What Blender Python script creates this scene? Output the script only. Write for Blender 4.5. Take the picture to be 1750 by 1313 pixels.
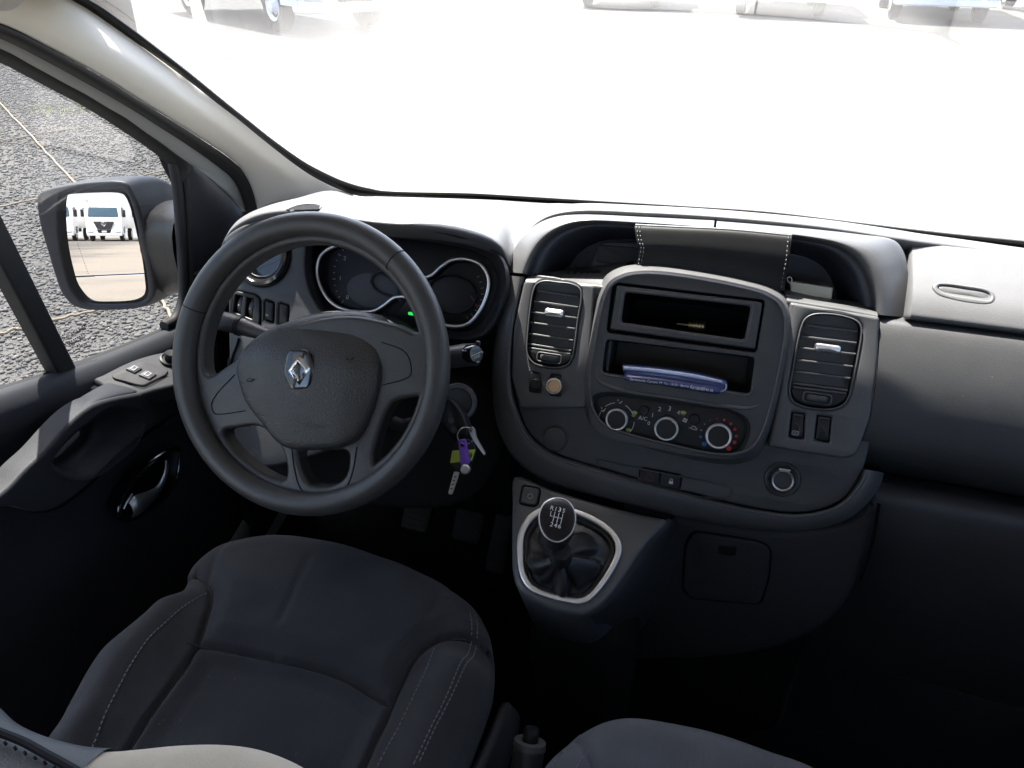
import bpy, bmesh, math, random
import numpy as np
from mathutils import Vector, Matrix
from mathutils.geometry import tessellate_polygon

random.seed(7)
rng = np.random.default_rng(7)
SC = bpy.context.scene
COL = SC.collection
for o in list(bpy.data.objects):
    bpy.data.objects.remove(o)

# ------------------------------------------------------------------ camera, sky, sun, exposure
PW, PH, FPX = 1750.0, 1313.0, 1315.0
YAW, PITCH, ROLL = math.radians(16.23), math.radians(30.0), math.radians(0.89)
CAM = np.array([0.07, 0.0, 1.2])
_cy, _sy = math.cos(YAW), math.sin(YAW)
CF = np.array([-_sy * math.cos(PITCH), _cy * math.cos(PITCH), -math.sin(PITCH)])
_r0 = np.array([_cy, _sy, 0.0]); _u0 = np.cross(_r0, CF)
CR = _r0 * math.cos(ROLL) + _u0 * math.sin(ROLL)
CU = -_r0 * math.sin(ROLL) + _u0 * math.cos(ROLL)
cam = bpy.data.cameras.new('camera'); camo = bpy.data.objects.new('camera', cam); COL.objects.link(camo)
camo.matrix_world = Matrix(((CR[0], CU[0], -CF[0], CAM[0]), (CR[1], CU[1], -CF[1], CAM[1]), (CR[2], CU[2], -CF[2], CAM[2]), (0, 0, 0, 1)))
cam.sensor_width = 36; cam.lens = 36 * FPX / PW; cam.clip_start = 0.02; cam.clip_end = 2000
SC.camera = camo

SUN_EL, SUN_AZ = math.radians(64.4), math.radians(-49.6)       # azimuth from +Y (the van's nose), negative = to the driver's side
w = bpy.data.worlds.new('World'); SC.world = w; w.use_nodes = True
nt = w.node_tree
sky = nt.nodes.new('ShaderNodeTexSky'); sky.sky_type = 'NISHITA'; sky.sun_disc = False
sky.sun_elevation = SUN_EL; sky.sun_rotation = SUN_AZ; sky.air_density = 1.0; sky.dust_density = 2.5
nt.links.new(sky.outputs[0], nt.nodes['Background'].inputs[0]); nt.nodes['Background'].inputs[1].default_value = 0.15
sl = bpy.data.lights.new('sun', 'SUN'); sl.energy = 5.0; sl.angle = math.radians(0.53); sl.color = (1, 0.95, 0.87)
so = bpy.data.objects.new('sun', sl); COL.objects.link(so)
sd = Vector((math.sin(SUN_AZ) * math.cos(SUN_EL), math.cos(SUN_AZ) * math.cos(SUN_EL), math.sin(SUN_EL)))
so.rotation_euler = sd.to_track_quat('Z', 'Y').to_euler(); so.location = (0, 0, 30)
SC.view_settings.view_transform = 'Standard'; SC.view_settings.look = 'None'
SC.view_settings.gamma = 1; SC.view_settings.use_curve_mapping = False
SC.view_settings.exposure = 2.65
SC.cycles.max_bounces = 10; SC.cycles.transparent_max_bounces = 24; SC.cycles.diffuse_bounces = 5
SC.cycles.caustics_reflective = False; SC.cycles.caustics_refractive = False

# ------------------------------------------------------------------ measuring helpers: sight lines met with real planes
def ray(u, v): return (CR * (u - PW / 2) - CU * (v - PH / 2) + CF * FPX) / FPX
def onx(u, v, x): q = ray(u, v); return CAM + q * (x - CAM[0]) / q[0]
def ony(u, v, y): q = ray(u, v); return CAM + q * (y - CAM[1]) / q[1]
def onz(u, v, z): q = ray(u, v); return CAM + q * (z - CAM[2]) / q[2]
class Frame:
    def __init__(s, o, ex, en):
        s.o = np.array(o, float); en = np.array(en, float); s.n = en / np.linalg.norm(en)
        ex = np.array(ex, float); ex = ex - s.n * (ex @ s.n); s.x = ex / np.linalg.norm(ex); s.y = np.cross(s.n, s.x)
    def p(s, a, b, c=0.0): return s.o + s.x * a + s.y * b + s.n * c
    def px(s, u, v, off=0.0):
        q = ray(u, v); P = CAM + q * ((s.o + s.n * off - CAM) @ s.n) / (q @ s.n); d = P - s.o
        return (d @ s.x, d @ s.y)
    def pxs(s, pts, off=0.0): return [s.px(u, v, off) for u, v in pts]
    def P(s, u, v, off=0.0): a, b = s.px(u, v, off); return s.p(a, b, off)
def tilt(deg): r = math.radians(deg); return np.array([0, -math.cos(r), math.sin(r)])
FP = Frame((0.03, 0.932, 0.782), (1, 0, 0), tilt(25))                 # dashboard face
FW = Frame((-0.4103, 0.7319, 0.7402), (1, 0, 0), tilt(27.69))         # steering wheel
FG = Frame((-0.06, 0.742, 0.512), (1, 0, 0), (0, -0.5, 0.866))        # gear console
FD = Frame((-0.745, 0.7, 0.6), (0, 1, 0), (1, 0, 0))                   # driver's door (x = along +y, y = up)
FL = Frame((0.1, 0.862, 0.45), (1, 0, 0), tilt(0))                   # lower dash
def WS(u, v, off=0.0):
    y = 1.15
    for _ in range(12):
        P = ony(u, v, y); y = ws_y(P[0], P[2]) + off
    return ony(u, v, y)
def ws_y(x, z): return 1.325 - 0.19 * x * x - (z - 0.80) / 1.15

# ------------------------------------------------------------------ materials
MAT = {}
def mk(name, base, rough=0.5, metal=0.0, spec=0.5, bump=0.0, bscale=900, noise=0.0, nscale=30, coat=0.0, sheen=0.0, dust=0.0, emit=None, specks=0.0):
    m = bpy.data.materials.new(name); m.use_nodes = True; n = m.node_tree.nodes; l = m.node_tree.links
    b = n['Principled BSDF']; b.inputs['Base Color'].default_value = (*base, 1); b.inputs['Roughness'].default_value = rough
    b.inputs['Metallic'].default_value = metal; b.inputs['Specular IOR Level'].default_value = spec
    b.inputs['Coat Weight'].default_value = coat; b.inputs['Sheen Weight'].default_value = sheen
    tc = n.new('ShaderNodeTexCoord')
    if noise or dust:
        t = n.new('ShaderNodeTexNoise'); t.inputs['Scale'].default_value = nscale; t.inputs['Detail'].default_value = 6
        l.new(tc.outputs['Object'], t.inputs['Vector'])
        mx = n.new('ShaderNodeMix'); mx.data_type = 'RGBA'
        k = noise
        mx.inputs[6].default_value = (*[max(0, c * (1 - k)) for c in base], 1); mx.inputs[7].default_value = (*[c * (1 + k) + dust for c in base], 1)
        l.new(t.outputs['Fac'], mx.inputs[0]); l.new(mx.outputs[2], b.inputs['Base Color'])
        mr = n.new('ShaderNodeMapRange'); mr.inputs['To Min'].default_value = rough - 0.06; mr.inputs['To Max'].default_value = rough + 0.08
        t2 = n.new('ShaderNodeTexNoise'); t2.inputs['Scale'].default_value = nscale * 2.3; l.new(tc.outputs['Object'], t2.inputs['Vector'])
        l.new(t2.outputs['Fac'], mr.inputs['Value']); l.new(mr.outputs[0], b.inputs['Roughness'])
    if bump:
        v = n.new('ShaderNodeTexVoronoi'); v.inputs['Scale'].default_value = bscale; l.new(tc.outputs['Object'], v.inputs['Vector'])
        v2 = n.new('ShaderNodeTexNoise'); v2.inputs['Scale'].default_value = bscale * 0.6; l.new(tc.outputs['Object'], v2.inputs['Vector'])
        ad = n.new('ShaderNodeMath'); ad.operation = 'ADD'; l.new(v.outputs['Distance'], ad.inputs[0]); l.new(v2.outputs['Fac'], ad.inputs[1])
        bp = n.new('ShaderNodeBump'); bp.inputs['Strength'].default_value = bump; bp.inputs['Distance'].default_value = 0.0006
        l.new(ad.outputs[0], bp.inputs['Height']); l.new(bp.outputs[0], b.inputs['Normal'])
    if specks:      # stray dust specks and lint caught in the grain
        sp = n.new('ShaderNodeTexVoronoi'); sp.inputs['Scale'].default_value = 95; sp.inputs['Randomness'].default_value = 1; l.new(tc.outputs['Object'], sp.inputs['Vector'])
        lt = n.new('ShaderNodeMath'); lt.operation = 'LESS_THAN'; lt.inputs[1].default_value = .065; l.new(sp.outputs['Distance'], lt.inputs[0])
        pk = n.new('ShaderNodeTexNoise'); pk.inputs['Scale'].default_value = 16; l.new(tc.outputs['Object'], pk.inputs['Vector'])
        gt = n.new('ShaderNodeMath'); gt.operation = 'GREATER_THAN'; gt.inputs[1].default_value = .56; l.new(pk.outputs['Fac'], gt.inputs[0])
        ml = n.new('ShaderNodeMath'); ml.operation = 'MULTIPLY'; l.new(lt.outputs[0], ml.inputs[0]); l.new(gt.outputs[0], ml.inputs[1])
        m2 = n.new('ShaderNodeMath'); m2.operation = 'MULTIPLY'; m2.inputs[1].default_value = specks; l.new(ml.outputs[0], m2.inputs[0])
        sm_ = n.new('ShaderNodeMix'); sm_.data_type = 'RGBA'; sm_.inputs[7].default_value = (.30, .29, .27, 1); l.new(m2.outputs[0], sm_.inputs[0])
        if b.inputs['Base Color'].links: l.new(b.inputs['Base Color'].links[0].from_socket, sm_.inputs[6])
        else: sm_.inputs[6].default_value = (*base, 1)
        l.new(sm_.outputs[2], b.inputs['Base Color'])
    if emit:
        b.inputs['Emission Color'].default_value = (*emit[:3], 1); b.inputs['Emission Strength'].default_value = emit[3]
    MAT[name] = m; return m
mk('dash_plastic', (.095, .095, .100), .50, bump=.22, bscale=1200, noise=.16, nscale=14, dust=.006, specks=.35)
mk('trim_plastic', (.075, .075, .079), .42, bump=.15, bscale=1100, noise=.14, nscale=20, dust=.004, specks=.35)
mk('centre_plastic', (.040, .040, .043), .42, bump=.2, bscale=1000, noise=.16, nscale=18, dust=.006, specks=.4)
mk('lower_plastic', (.036, .036, .039), .6, spec=.3, bump=.3, bscale=800, noise=.16, nscale=15, specks=.3)
mk('door_plastic', (.024, .0255, .031), .58, spec=.3, bump=.25, bscale=850, noise=.16, nscale=12, specks=.25)
mk('wheel_plastic', (.050, .048, .0465), .38, bump=.3, bscale=900, noise=.1, nscale=16)
mk('hub_plastic', (.046, .0445, .043), .37, bump=.8, bscale=560, noise=.08, nscale=16)
mk('black_plastic', (.012, .012, .013), .4, noise=.1, spec=.3)
mk('matt_black', (.006, .006, .007), .7, spec=.08)
mk('cubby_plastic', (.055, .058, .075), .5, bump=.25, bscale=850, noise=.1, nscale=15)
mk('gloss_black', (.008, .008, .010), .12, coat=.6)
mk('cluster_black', (.006, .006, .008), .35, spec=.25)
mk('dial_face', (.008, .009, .013), .5, spec=.25)
mk('dial_inner', (.030, .033, .045), .55)
mk('rubber', (.012, .012, .012), .65, noise=.15)
mk('chrome', (.78, .78, .80), .16, metal=1)
mk('satin_chrome', (.82, .82, .83), .38, metal=1)
mk('steel', (.33, .32, .30), .42, metal=1)
mk('brass', (.42, .34, .18), .35, metal=1)
mk('pale_trim', (.74, .70, .63), .75, bump=.12, bscale=1500, noise=.05, nscale=9)
mk('pale_frame', (.30, .30, .29), .5, noise=.05)
mk('fabric', (.022, .023, .027), .9, bump=.6, bscale=1100, noise=.25, nscale=60, sheen=.25)
mk('bolster_fabric', (.028, .028, .0295), .9, bump=.6, bscale=1300, noise=.25, nscale=45, sheen=.08, spec=.2)
mk('lit_pocket_plastic', (.13, .13, .135), .6)  # door plastic lightened; window light in the pocket is put into the colour
mk('bench_fabric', (.060, .062, .067), .9, bump=.6, bscale=1100, noise=.2, nscale=50, sheen=.3)
mk('sun_painted_fabric', (.72, .61, .47), .85, bump=.5, bscale=1500, noise=.1, nscale=30, sheen=.2)  # sunlight on the seat cloth, put into the colour
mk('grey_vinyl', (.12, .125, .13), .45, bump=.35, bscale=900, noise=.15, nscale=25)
mk('silver_paint', (.80, .80, .81), .28, metal=.3)
mk('pack_highlight', (.42, .46, .68), .2, coat=.5, noise=.2, nscale=60)  # pale colour stands for light caught along the pack's edges
mk('knob_black', (.006, .006, .008), .22, spec=.35)
mk('grass', (.22, .26, .06), .8)
mk('thread', (.13, .13, .135), .8)
mk('dark_thread', (.01, .01, .015), .8)
mk('white_print', (.55, .55, .55), .6)
mk('dim_print', (.34, .34, .37), .6)
mk('yellow_print', (.35, .38, .12), .6)
mk('red_print', (.55, .03, .02), .6)
mk('blue_print', (.03, .12, .38), .6)
mk('green_lamp', (.02, .2, .05), .5, emit=(.03, .8, .12, .16))
mk('leather', (.012, .012, .014), .33, bump=.5, bscale=700, noise=.2)
mk('shaded_panel_plastic', (.048, .048, .051), .48, bump=.22, bscale=1200, noise=.16, nscale=14, dust=.004, specks=.35)  # dash plastic darkened so the lower dash reads as less sunlit
mk('pouch_leather', (.009, .009, .010), .55, spec=.25, bump=.12, bscale=900, noise=.2)
mk('carpet', (.004, .004, .004), 1.0, bump=1, bscale=500, spec=.1)
mk('headliner', (.62, .61, .58), .95)
mk('dark_shell', (.014, .014, .014), .9, spec=.1)
mk('white_paint', (.80, .80, .80), .3, coat=.4, noise=.03, nscale=3)
mk('body_paint', (.75, .75, .74), .35, coat=.3)
mk('navy_paint', (.017, .018, .024), .5, spec=.35, noise=.1, nscale=20)
mk('purple_plastic', (.13, .04, .40), .35)
mk('lime_label', (.42, .50, .08), .7, noise=.1, nscale=200)
mk('orange_cap', (.70, .45, .25), .5)
mk('cream_card', (.62, .58, .47), .6, noise=.05)
mk('blue_pack', (.012, .022, .12), .3, coat=.3, noise=.25, nscale=40)
mk('pack_film', (.12, .16, .34), .18, coat=.6, noise=.3, nscale=50)
mk('needle_red', (.25, .03, .02), .5)
mk('tyre', (.015, .015, .015), .8, noise=.2)
mk('truck_glass', (.03, .06, .08), .08, spec=.8)
mk('grille_grey', (.05, .05, .055), .5)
mk('lamp_glass', (.5, .5, .52), .1)
mk('rope', (.26, .21, .15), .9, bump=1, bscale=300, noise=.25, nscale=90)
mk('shed_wall', (.50, .50, .50), .6, noise=.1, nscale=2)
mk('frit', (.008, .008, .008), .5)

def mat_seat_panel(name, base, ang):
    m = mk(name, base, .9, bump=.5, bscale=1200, noise=.45, nscale=13, sheen=.08, spec=.2, specks=.25)
    n = m.node_tree.nodes; l = m.node_tree.links
    wv = n.new('ShaderNodeTexWave'); wv.inputs['Scale'].default_value = 105; wv.inputs['Distortion'].default_value = .6
    mp = n.new('ShaderNodeMapping'); mp.inputs['Rotation'].default_value = (0, 0, ang)
    tc = [x for x in n if x.type == 'TEX_COORD'][0]; l.new(tc.outputs['Object'], mp.inputs['Vector']); l.new(mp.outputs[0], wv.inputs['Vector'])
    old = [x for x in n if x.type == 'BUMP'][0]
    b2 = n.new('ShaderNodeBump'); b2.inputs['Strength'].default_value = .26; b2.inputs['Distance'].default_value = .0008
    l.new(wv.outputs['Fac'], b2.inputs['Height']); l.new(old.outputs[0], b2.inputs['Normal']); l.new(b2.outputs[0], n['Principled BSDF'].inputs['Normal'])
mat_seat_panel('seat_panel', (.027, .0275, .0305), .2)
mat_seat_panel('bench_panel', (.070, .073, .080), .1)

def mat_ground():
    m = bpy.data.materials.new('gravel_ground'); m.use_nodes = True; n = m.node_tree.nodes; l = m.node_tree.links
    b = n['Principled BSDF']; b.inputs['Roughness'].default_value = .9
    tc = n.new('ShaderNodeTexCoord')
    v = n.new('ShaderNodeTexVoronoi'); v.inputs['Scale'].default_value = 26; l.new(tc.outputs['Object'], v.inputs['Vector'])
    big = n.new('ShaderNodeTexNoise'); big.inputs['Scale'].default_value = .35; big.inputs['Detail'].default_value = 5; l.new(tc.outputs['Object'], big.inputs['Vector'])
    fine = n.new('ShaderNodeTexNoise'); fine.inputs['Scale'].default_value = 60; fine.inputs['Detail'].default_value = 4; l.new(tc.outputs['Object'], fine.inputs['Vector'])
    r1 = n.new('ShaderNodeValToRGB'); r1.color_ramp.elements[0].color = (.040, .039, .038, 1); r1.color_ramp.elements[1].color = (.115, .11, .102, 1)
    l.new(fine.outputs['Fac'], r1.inputs[0])
    tan = n.new('ShaderNodeMix'); tan.data_type = 'RGBA'; tan.inputs[7].default_value = (.225, .19, .15, 1); l.new(r1.outputs[0], tan.inputs[6])
    sx = n.new('ShaderNodeSeparateXYZ'); l.new(tc.outputs['Object'], sx.inputs[0])
    mr = n.new('ShaderNodeMapRange'); mr.inputs['From Min'].default_value = 0; mr.inputs['From Max'].default_value = -4; l.new(sx.outputs['Y'], mr.inputs['Value'])
    ng = n.new('ShaderNodeMath'); ng.operation = 'MULTIPLY'; l.new(mr.outputs[0], ng.inputs[0])
    nr = n.new('ShaderNodeMapRange'); nr.inputs['From Min'].default_value = .25; nr.inputs['From Max'].default_value = .5; nr.inputs['To Min'].default_value = .5; l.new(big.outputs['Fac'], nr.inputs['Value'])
    l.new(nr.outputs[0], ng.inputs[1]); 
    pt = n.new('ShaderNodeMapRange'); pt.inputs['From Min'].default_value = .5; pt.inputs['From Max'].default_value = .75; pt.inputs['To Max'].default_value = .45; l.new(big.outputs['Fac'], pt.inputs['Value'])
    # the yard's colour gets darker towards the driver's side, with a wavering edge
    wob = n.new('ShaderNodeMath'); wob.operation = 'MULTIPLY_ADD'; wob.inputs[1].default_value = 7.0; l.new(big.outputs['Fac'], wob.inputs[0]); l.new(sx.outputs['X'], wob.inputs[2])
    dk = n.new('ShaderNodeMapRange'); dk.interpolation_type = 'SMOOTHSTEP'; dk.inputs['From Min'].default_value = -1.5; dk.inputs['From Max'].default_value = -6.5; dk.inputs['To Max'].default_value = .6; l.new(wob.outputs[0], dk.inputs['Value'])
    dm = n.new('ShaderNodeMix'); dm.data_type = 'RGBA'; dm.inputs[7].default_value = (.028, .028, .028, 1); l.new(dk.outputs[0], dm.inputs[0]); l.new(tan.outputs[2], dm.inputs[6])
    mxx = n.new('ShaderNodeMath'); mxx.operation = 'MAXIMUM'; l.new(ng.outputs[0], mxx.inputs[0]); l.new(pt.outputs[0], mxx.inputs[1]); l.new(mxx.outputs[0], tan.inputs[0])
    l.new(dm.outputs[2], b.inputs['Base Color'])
    ad = n.new('ShaderNodeMath'); l.new(v.outputs['Distance'], ad.inputs[0]); l.new(fine.outputs['Fac'], ad.inputs[1])
    bp = n.new('ShaderNodeBump'); bp.inputs['Strength'].default_value = .9; bp.inputs['Distance'].default_value = .02
    l.new(ad.outputs[0], bp.inputs['Height']); l.new(bp.outputs[0], b.inputs['Normal'])
    MAT['gravel_ground'] = m
mat_ground()
def mat_stone():
    m = mk('stone', (.15, .145, .14), .85)
    n = m.node_tree.nodes; l = m.node_tree.links
    at = n.new('ShaderNodeAttribute'); at.attribute_name = 'tone'
    r = n.new('ShaderNodeValToRGB'); r.color_ramp.elements[0].color = (.075, .072, .068, 1); r.color_ramp.elements[1].color = (.155, .147, .134, 1)
    l.new(at.outputs['Fac'], r.inputs[0]); l.new(r.outputs[0], n['Principled BSDF'].inputs['Base Color'])
mat_stone()
def mat_glass(name, tint, dust_lo=0.0, dust_hi=0.0, gloss=.9, haze_low=0.0):
    """clear pane: straight-through light, a mirror-like surface reflection, and a dust film that scatters light, with added haze low down"""
    m = bpy.data.materials.new(name); m.use_nodes = True; n = m.node_tree.nodes; l = m.node_tree.links
    n.remove(n['Principled BSDF']); out = n['Material Output']
    tr = n.new('ShaderNodeBsdfTransparent'); tr.inputs[0].default_value = (*tint, 1)
    gl = n.new('ShaderNodeBsdfGlossy'); gl.inputs['Roughness'].default_value = .02
    fr = n.new('ShaderNodeFresnel'); fr.inputs[0].default_value = 1.45
    mu = n.new('ShaderNodeMath'); mu.operation = 'MULTIPLY'; mu.inputs[1].default_value = gloss; l.new(fr.outputs[0], mu.inputs[0])
    m1 = n.new('ShaderNodeMixShader'); l.new(mu.outputs[0], m1.inputs[0]); l.new(tr.outputs[0], m1.inputs[1]); l.new(gl.outputs[0], m1.inputs[2])
    last = m1
    if dust_hi > 0:
        tl = n.new('ShaderNodeBsdfTranslucent'); tl.inputs[0].default_value = (.85, .83, .80, 1)
        tc = n.new('ShaderNodeTexCoord')
        nz = n.new('ShaderNodeTexNoise'); nz.inputs['Scale'].default_value = 3.0; nz.inputs['Detail'].default_value = 7; nz.inputs['Roughness'].default_value = .7
        l.new(tc.outputs['Object'], nz.inputs['Vector'])
        sz = n.new('ShaderNodeSeparateXYZ'); l.new(tc.outputs['Object'], sz.inputs[0])      # haze added low on the glass to whiten the view there
        lowm = n.new('ShaderNodeMapRange'); lowm.inputs['From Min'].default_value = 1.12; lowm.inputs['From Max'].default_value = .86; lowm.inputs['To Max'].default_value = haze_low
        l.new(sz.outputs['Z'], lowm.inputs['Value'])
        mr = n.new('ShaderNodeMapRange'); mr.inputs['From Min'].default_value = .25; mr.inputs['From Max'].default_value = .75
        mr.inputs['To Min'].default_value = dust_lo; mr.inputs['To Max'].default_value = dust_hi; l.new(nz.outputs['Fac'], mr.inputs['Value'])
        su = n.new('ShaderNodeMath'); l.new(mr.outputs[0], su.inputs[0]); l.new(lowm.outputs[0], su.inputs[1])
        m2 = n.new('ShaderNodeMixShader'); l.new(su.outputs[0], m2.inputs[0]); l.new(m1.outputs[0], m2.inputs[1]); l.new(tl.outputs[0], m2.inputs[2]); last = m2
    l.new(last.outputs[0], out.inputs[0]); MAT[name] = m
mat_glass('windscreen_glass', (.86, .88, .87), .004, .045, .4, .16)
mat_glass('door_glass', (.46, .47, .47), .001, .003, .12)
mat_glass('light_cut_glass', (.28, .285, .29), .001, .003, .12)  # unseen passenger pane, dark tint added to keep that side dim
def mat_mirror():
    m = mk('mirror', (.88, .88, .88), .0, metal=1); return m
mat_mirror()

# ------------------------------------------------------------------ mesh helpers
def finish(name, verts, faces, mat, parent=None, smooth=38, flat=None, recalc=True):
    me = bpy.data.meshes.new(name); me.from_pydata([tuple(map(float, v)) for v in verts], [], faces)
    if recalc:
        bm = bmesh.new(); bm.from_mesh(me); bmesh.ops.recalc_face_normals(bm, faces=bm.faces); bm.to_mesh(me); bm.free()
    sm = np.ones(len(me.polygons), bool)
    if flat is not None: sm[list(flat)] = False
    me.polygons.foreach_set('use_smooth', sm)
    if smooth and smooth < 180: me.set_sharp_from_angle(angle=math.radians(smooth))
    mats = mat if isinstance(mat, (list, tuple)) else [mat]
    for q in mats: me.materials.append(MAT[q])
    ob = bpy.data.objects.new(name, me); COL.objects.link(ob); child(ob, parent)
    return ob
def child(ob, parent):
    if parent is None: return
    ob.parent = parent
    M = Matrix.Identity(4); p = parent
    while p is not None:
        M = p.matrix_basis @ M if p.parent is None else p.matrix_parent_inverse @ p.matrix_basis @ M
        p = p.parent
    ob.matrix_parent_inverse = M.inverted()
def thing(name, label, cat, loc, group=None, kind=None):
    o = bpy.data.objects.new(name, None); COL.objects.link(o); o.location = tuple(loc); o.empty_display_size = .05
    o['label'] = label; o['category'] = cat
    if group: o['group'] = group
    if kind: o['kind'] = kind
    return o
def tag(o, label, cat, group=None, kind=None):
    o['label'] = label; o['category'] = cat
    if group: o['group'] = group
    if kind: o['kind'] = kind
    return o
def crom(pts, n=6, closed=False):
    P = np.array(pts, float); N = len(P); out = []
    if N < 3 and not closed: return [P[0] + (P[-1] - P[0]) * t for t in np.linspace(0, 1, n + 1)]
    idx = range(N if closed else N - 1)
    for i in idx:
        if closed: p0, p1, p2, p3 = P[i - 1], P[i], P[(i + 1) % N], P[(i + 2) % N]
        else:
            p1, p2 = P[i], P[i + 1]; p0 = P[i - 1] if i > 0 else 2 * p1 - p2; p3 = P[i + 2] if i + 2 < N else 2 * p2 - p1
        # centripetal parametrisation keeps uneven spacing from overshooting
        d1 = max(np.linalg.norm(p1 - p0), 1e-9) ** .5; d2 = max(np.linalg.norm(p2 - p1), 1e-9) ** .5; d3 = max(np.linalg.norm(p3 - p2), 1e-9) ** .5
        m1 = (p1 - p0) / d1 - (p2 - p0) / (d1 + d2) + (p2 - p1) / d2; m2 = (p2 - p1) / d2 - (p3 - p1) / (d2 + d3) + (p3 - p2) / d3
        m1 = m1 * d2; m2 = m2 * d2
        for k in range(n):
            t = k / n; a = 2 * t ** 3 - 3 * t ** 2 + 1; b = t ** 3 - 2 * t ** 2 + t; c = -2 * t ** 3 + 3 * t ** 2; d = t ** 3 - t ** 2
            out.append(a * p1 + b * m1 + c * p2 + d * m2)
    if not closed: out.append(P[-1])
    return out
def rpoly(pts, r, n=5):
    """polygon with rounded corners (2D)"""
    P = np.array(pts, float); N = len(P); out = []
    for i in range(N):
        a, b, c = P[i - 1], P[i], P[(i + 1) % N]
        rr = r[i] if isinstance(r, (list, tuple)) else r
        d1 = min(rr, np.linalg.norm(a - b) * .48); d2 = min(rr, np.linalg.norm(c - b) * .48)
        s = b + (a - b) / np.linalg.norm(a - b) * d1; e = b + (c - b) / np.linalg.norm(c - b) * d2
        for t in np.linspace(0, 1, n + 1): out.append((1 - t) ** 2 * s + 2 * t * (1 - t) * b + t * t * e)
    return out
def area(P): P = np.array(P); x, y = P[:, 0], P[:, 1]; return .5 * np.sum(x * np.roll(y, -1) - np.roll(x, -1) * y)
def ccw(P, want=True):
    P = [np.array(p, float)[:2] for p in P]
    return P if (area(P) > 0) == want else P[::-1]
def inset(P, d):
    P = np.array(P); e = np.roll(P, -1, 0) - P; L = np.linalg.norm(e, axis=1, keepdims=True); e = e / np.maximum(L, 1e-9)
    nrm = np.stack([-e[:, 1], e[:, 0]], 1); m = nrm + np.roll(nrm, 1, 0); k = np.maximum((m * m).sum(1, keepdims=True), .6)
    return P + d * 2 * m / k
def plate(name, fr, outer, holes=(), z0=0., z1=.01, bev=.002, mat='dash_plastic', parent=None, nb=3, back=False):
    loops = [ccw(outer, True)] + [ccw(h, False) for h in holes]
    V = []; F = []; caps = []; backs = []
    for lp in loops:
        n = len(lp); rings = [(z0, 0.)] + [(z1 - bev + bev * math.sin(t), bev * (1 - math.cos(t))) for t in np.linspace(0, math.pi / 2, nb + 1)]
        base0 = len(V)
        for z, ins in rings:
            for q in inset(lp, ins): V.append(fr.p(q[0], q[1], z))
        for r in range(len(rings) - 1):
            for i in range(n):
                a = base0 + r * n + i; b = base0 + r * n + (i + 1) % n; F.append((a, b, b + n, a + n))
        caps.append((base0 + (len(rings) - 1) * n, inset(lp, bev))); backs.append((base0, lp))
    nside = len(F)
    def cap(cs):
        tri = tessellate_polygon([[Vector((p[0], p[1], 0)) for p in lp] for _, lp in cs])
        ids = []
        for st, lp in cs: ids += list(range(st, st + len(lp)))
        for t in tri: F.append(tuple(ids[k] for k in t))
    cap(caps)
    if back: cap(backs)
    return finish(name, V, F, mat, parent, flat=range(nside, len(F)))
def dome(name, fr, outline, z0, z1, bev, bulge, mat, parent=None, levels=7, cen=None, zf=None):
    lp = np.array(ccw(outline)); c = np.array(cen) if cen is not None else lp.mean(0); n = len(lp); V = []; F = []
    rings = [(z0, lp)] + [(z1 - bev + bev * math.sin(t), inset(lp, bev * (1 - math.cos(t)))) for t in np.linspace(0, math.pi / 2, 4)]
    last = rings[-1][1]
    for k in range(1, levels):
        s = 1 - k / levels; rings.append((z1 + bulge * (1 - s * s), c + (last - c) * s))
    for z, ring in rings:
        for q in ring: V.append(fr.p(q[0], q[1], z + (zf(q) if zf else 0)))
    for r in range(len(rings) - 1):
        for i in range(n):
            a = r * n + i; b = r * n + (i + 1) % n; F.append((a, b, b + n, a + n))
    V.append(fr.p(c[0], c[1], z1 + bulge + (zf(c) if zf else 0)))
    for i in range(n): F.append(((len(rings) - 1) * n + i, (len(rings) - 1) * n + (i + 1) % n, len(V) - 1))
    return finish(name, V, F, mat, parent, smooth=60)
def tray(name, fr, outline, z0, z1, ins, mat, parent=None, floor=True):
    lp = ccw(outline); n = len(lp); V = []; F = []
    for z, d in ((z0, 0), ((z0 * 2 + z1) / 3, ins * .3), (z1, ins)):
        for q in inset(lp, d): V.append(fr.p(q[0], q[1], z))
    for r in range(2):
        for i in range(n):
            a = r * n + i; b = r * n + (i + 1) % n; F.append((a, a + n, b + n, b))
    ns = len(F)
    if floor:
        q = inset(lp, ins)
        for t in tessellate_polygon([[Vector((p[0], p[1], 0)) for p in q]]): F.append(tuple(2 * n + k for k in t))
    return finish(name, V, F, mat, parent, flat=range(ns, len(F)), recalc=False)
def loft(name, rows, mat, parent=None, nu=5, nv=5, closed=False, smooth=60, caps=False, thick=0.0):
    """rows of control points; closed: each row is a ring"""
    R = [crom(r, nu, closed) for r in rows] if nu > 1 else [list(map(np.array, r)) for r in rows]
    A = np.array(R)
    if nv > 1: A = np.array([crom(A[:, j], nv) for j in range(A.shape[1])]).transpose(1, 0, 2)
    m, n = A.shape[:2]; V = list(A.reshape(-1, 3)); F = []
    for i in range(m - 1):
        for j in range(n if closed else n - 1):
            k = (j + 1) % n; F.append((i * n + j, i * n + k, (i + 1) * n + k, (i + 1) * n + j))
    fl = []
    if caps and closed:
        fl = [len(F), len(F) + 1]; F.append(tuple(range(n))[::-1]); F.append(tuple((m - 1) * n + j for j in range(n)))
    ob = finish(name, V, F, mat, parent, smooth=smooth, flat=fl)
    if thick:
        md = ob.modifiers.new('solidify', 'SOLIDIFY'); md.thickness = thick; md.offset = -1
    return ob
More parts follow.
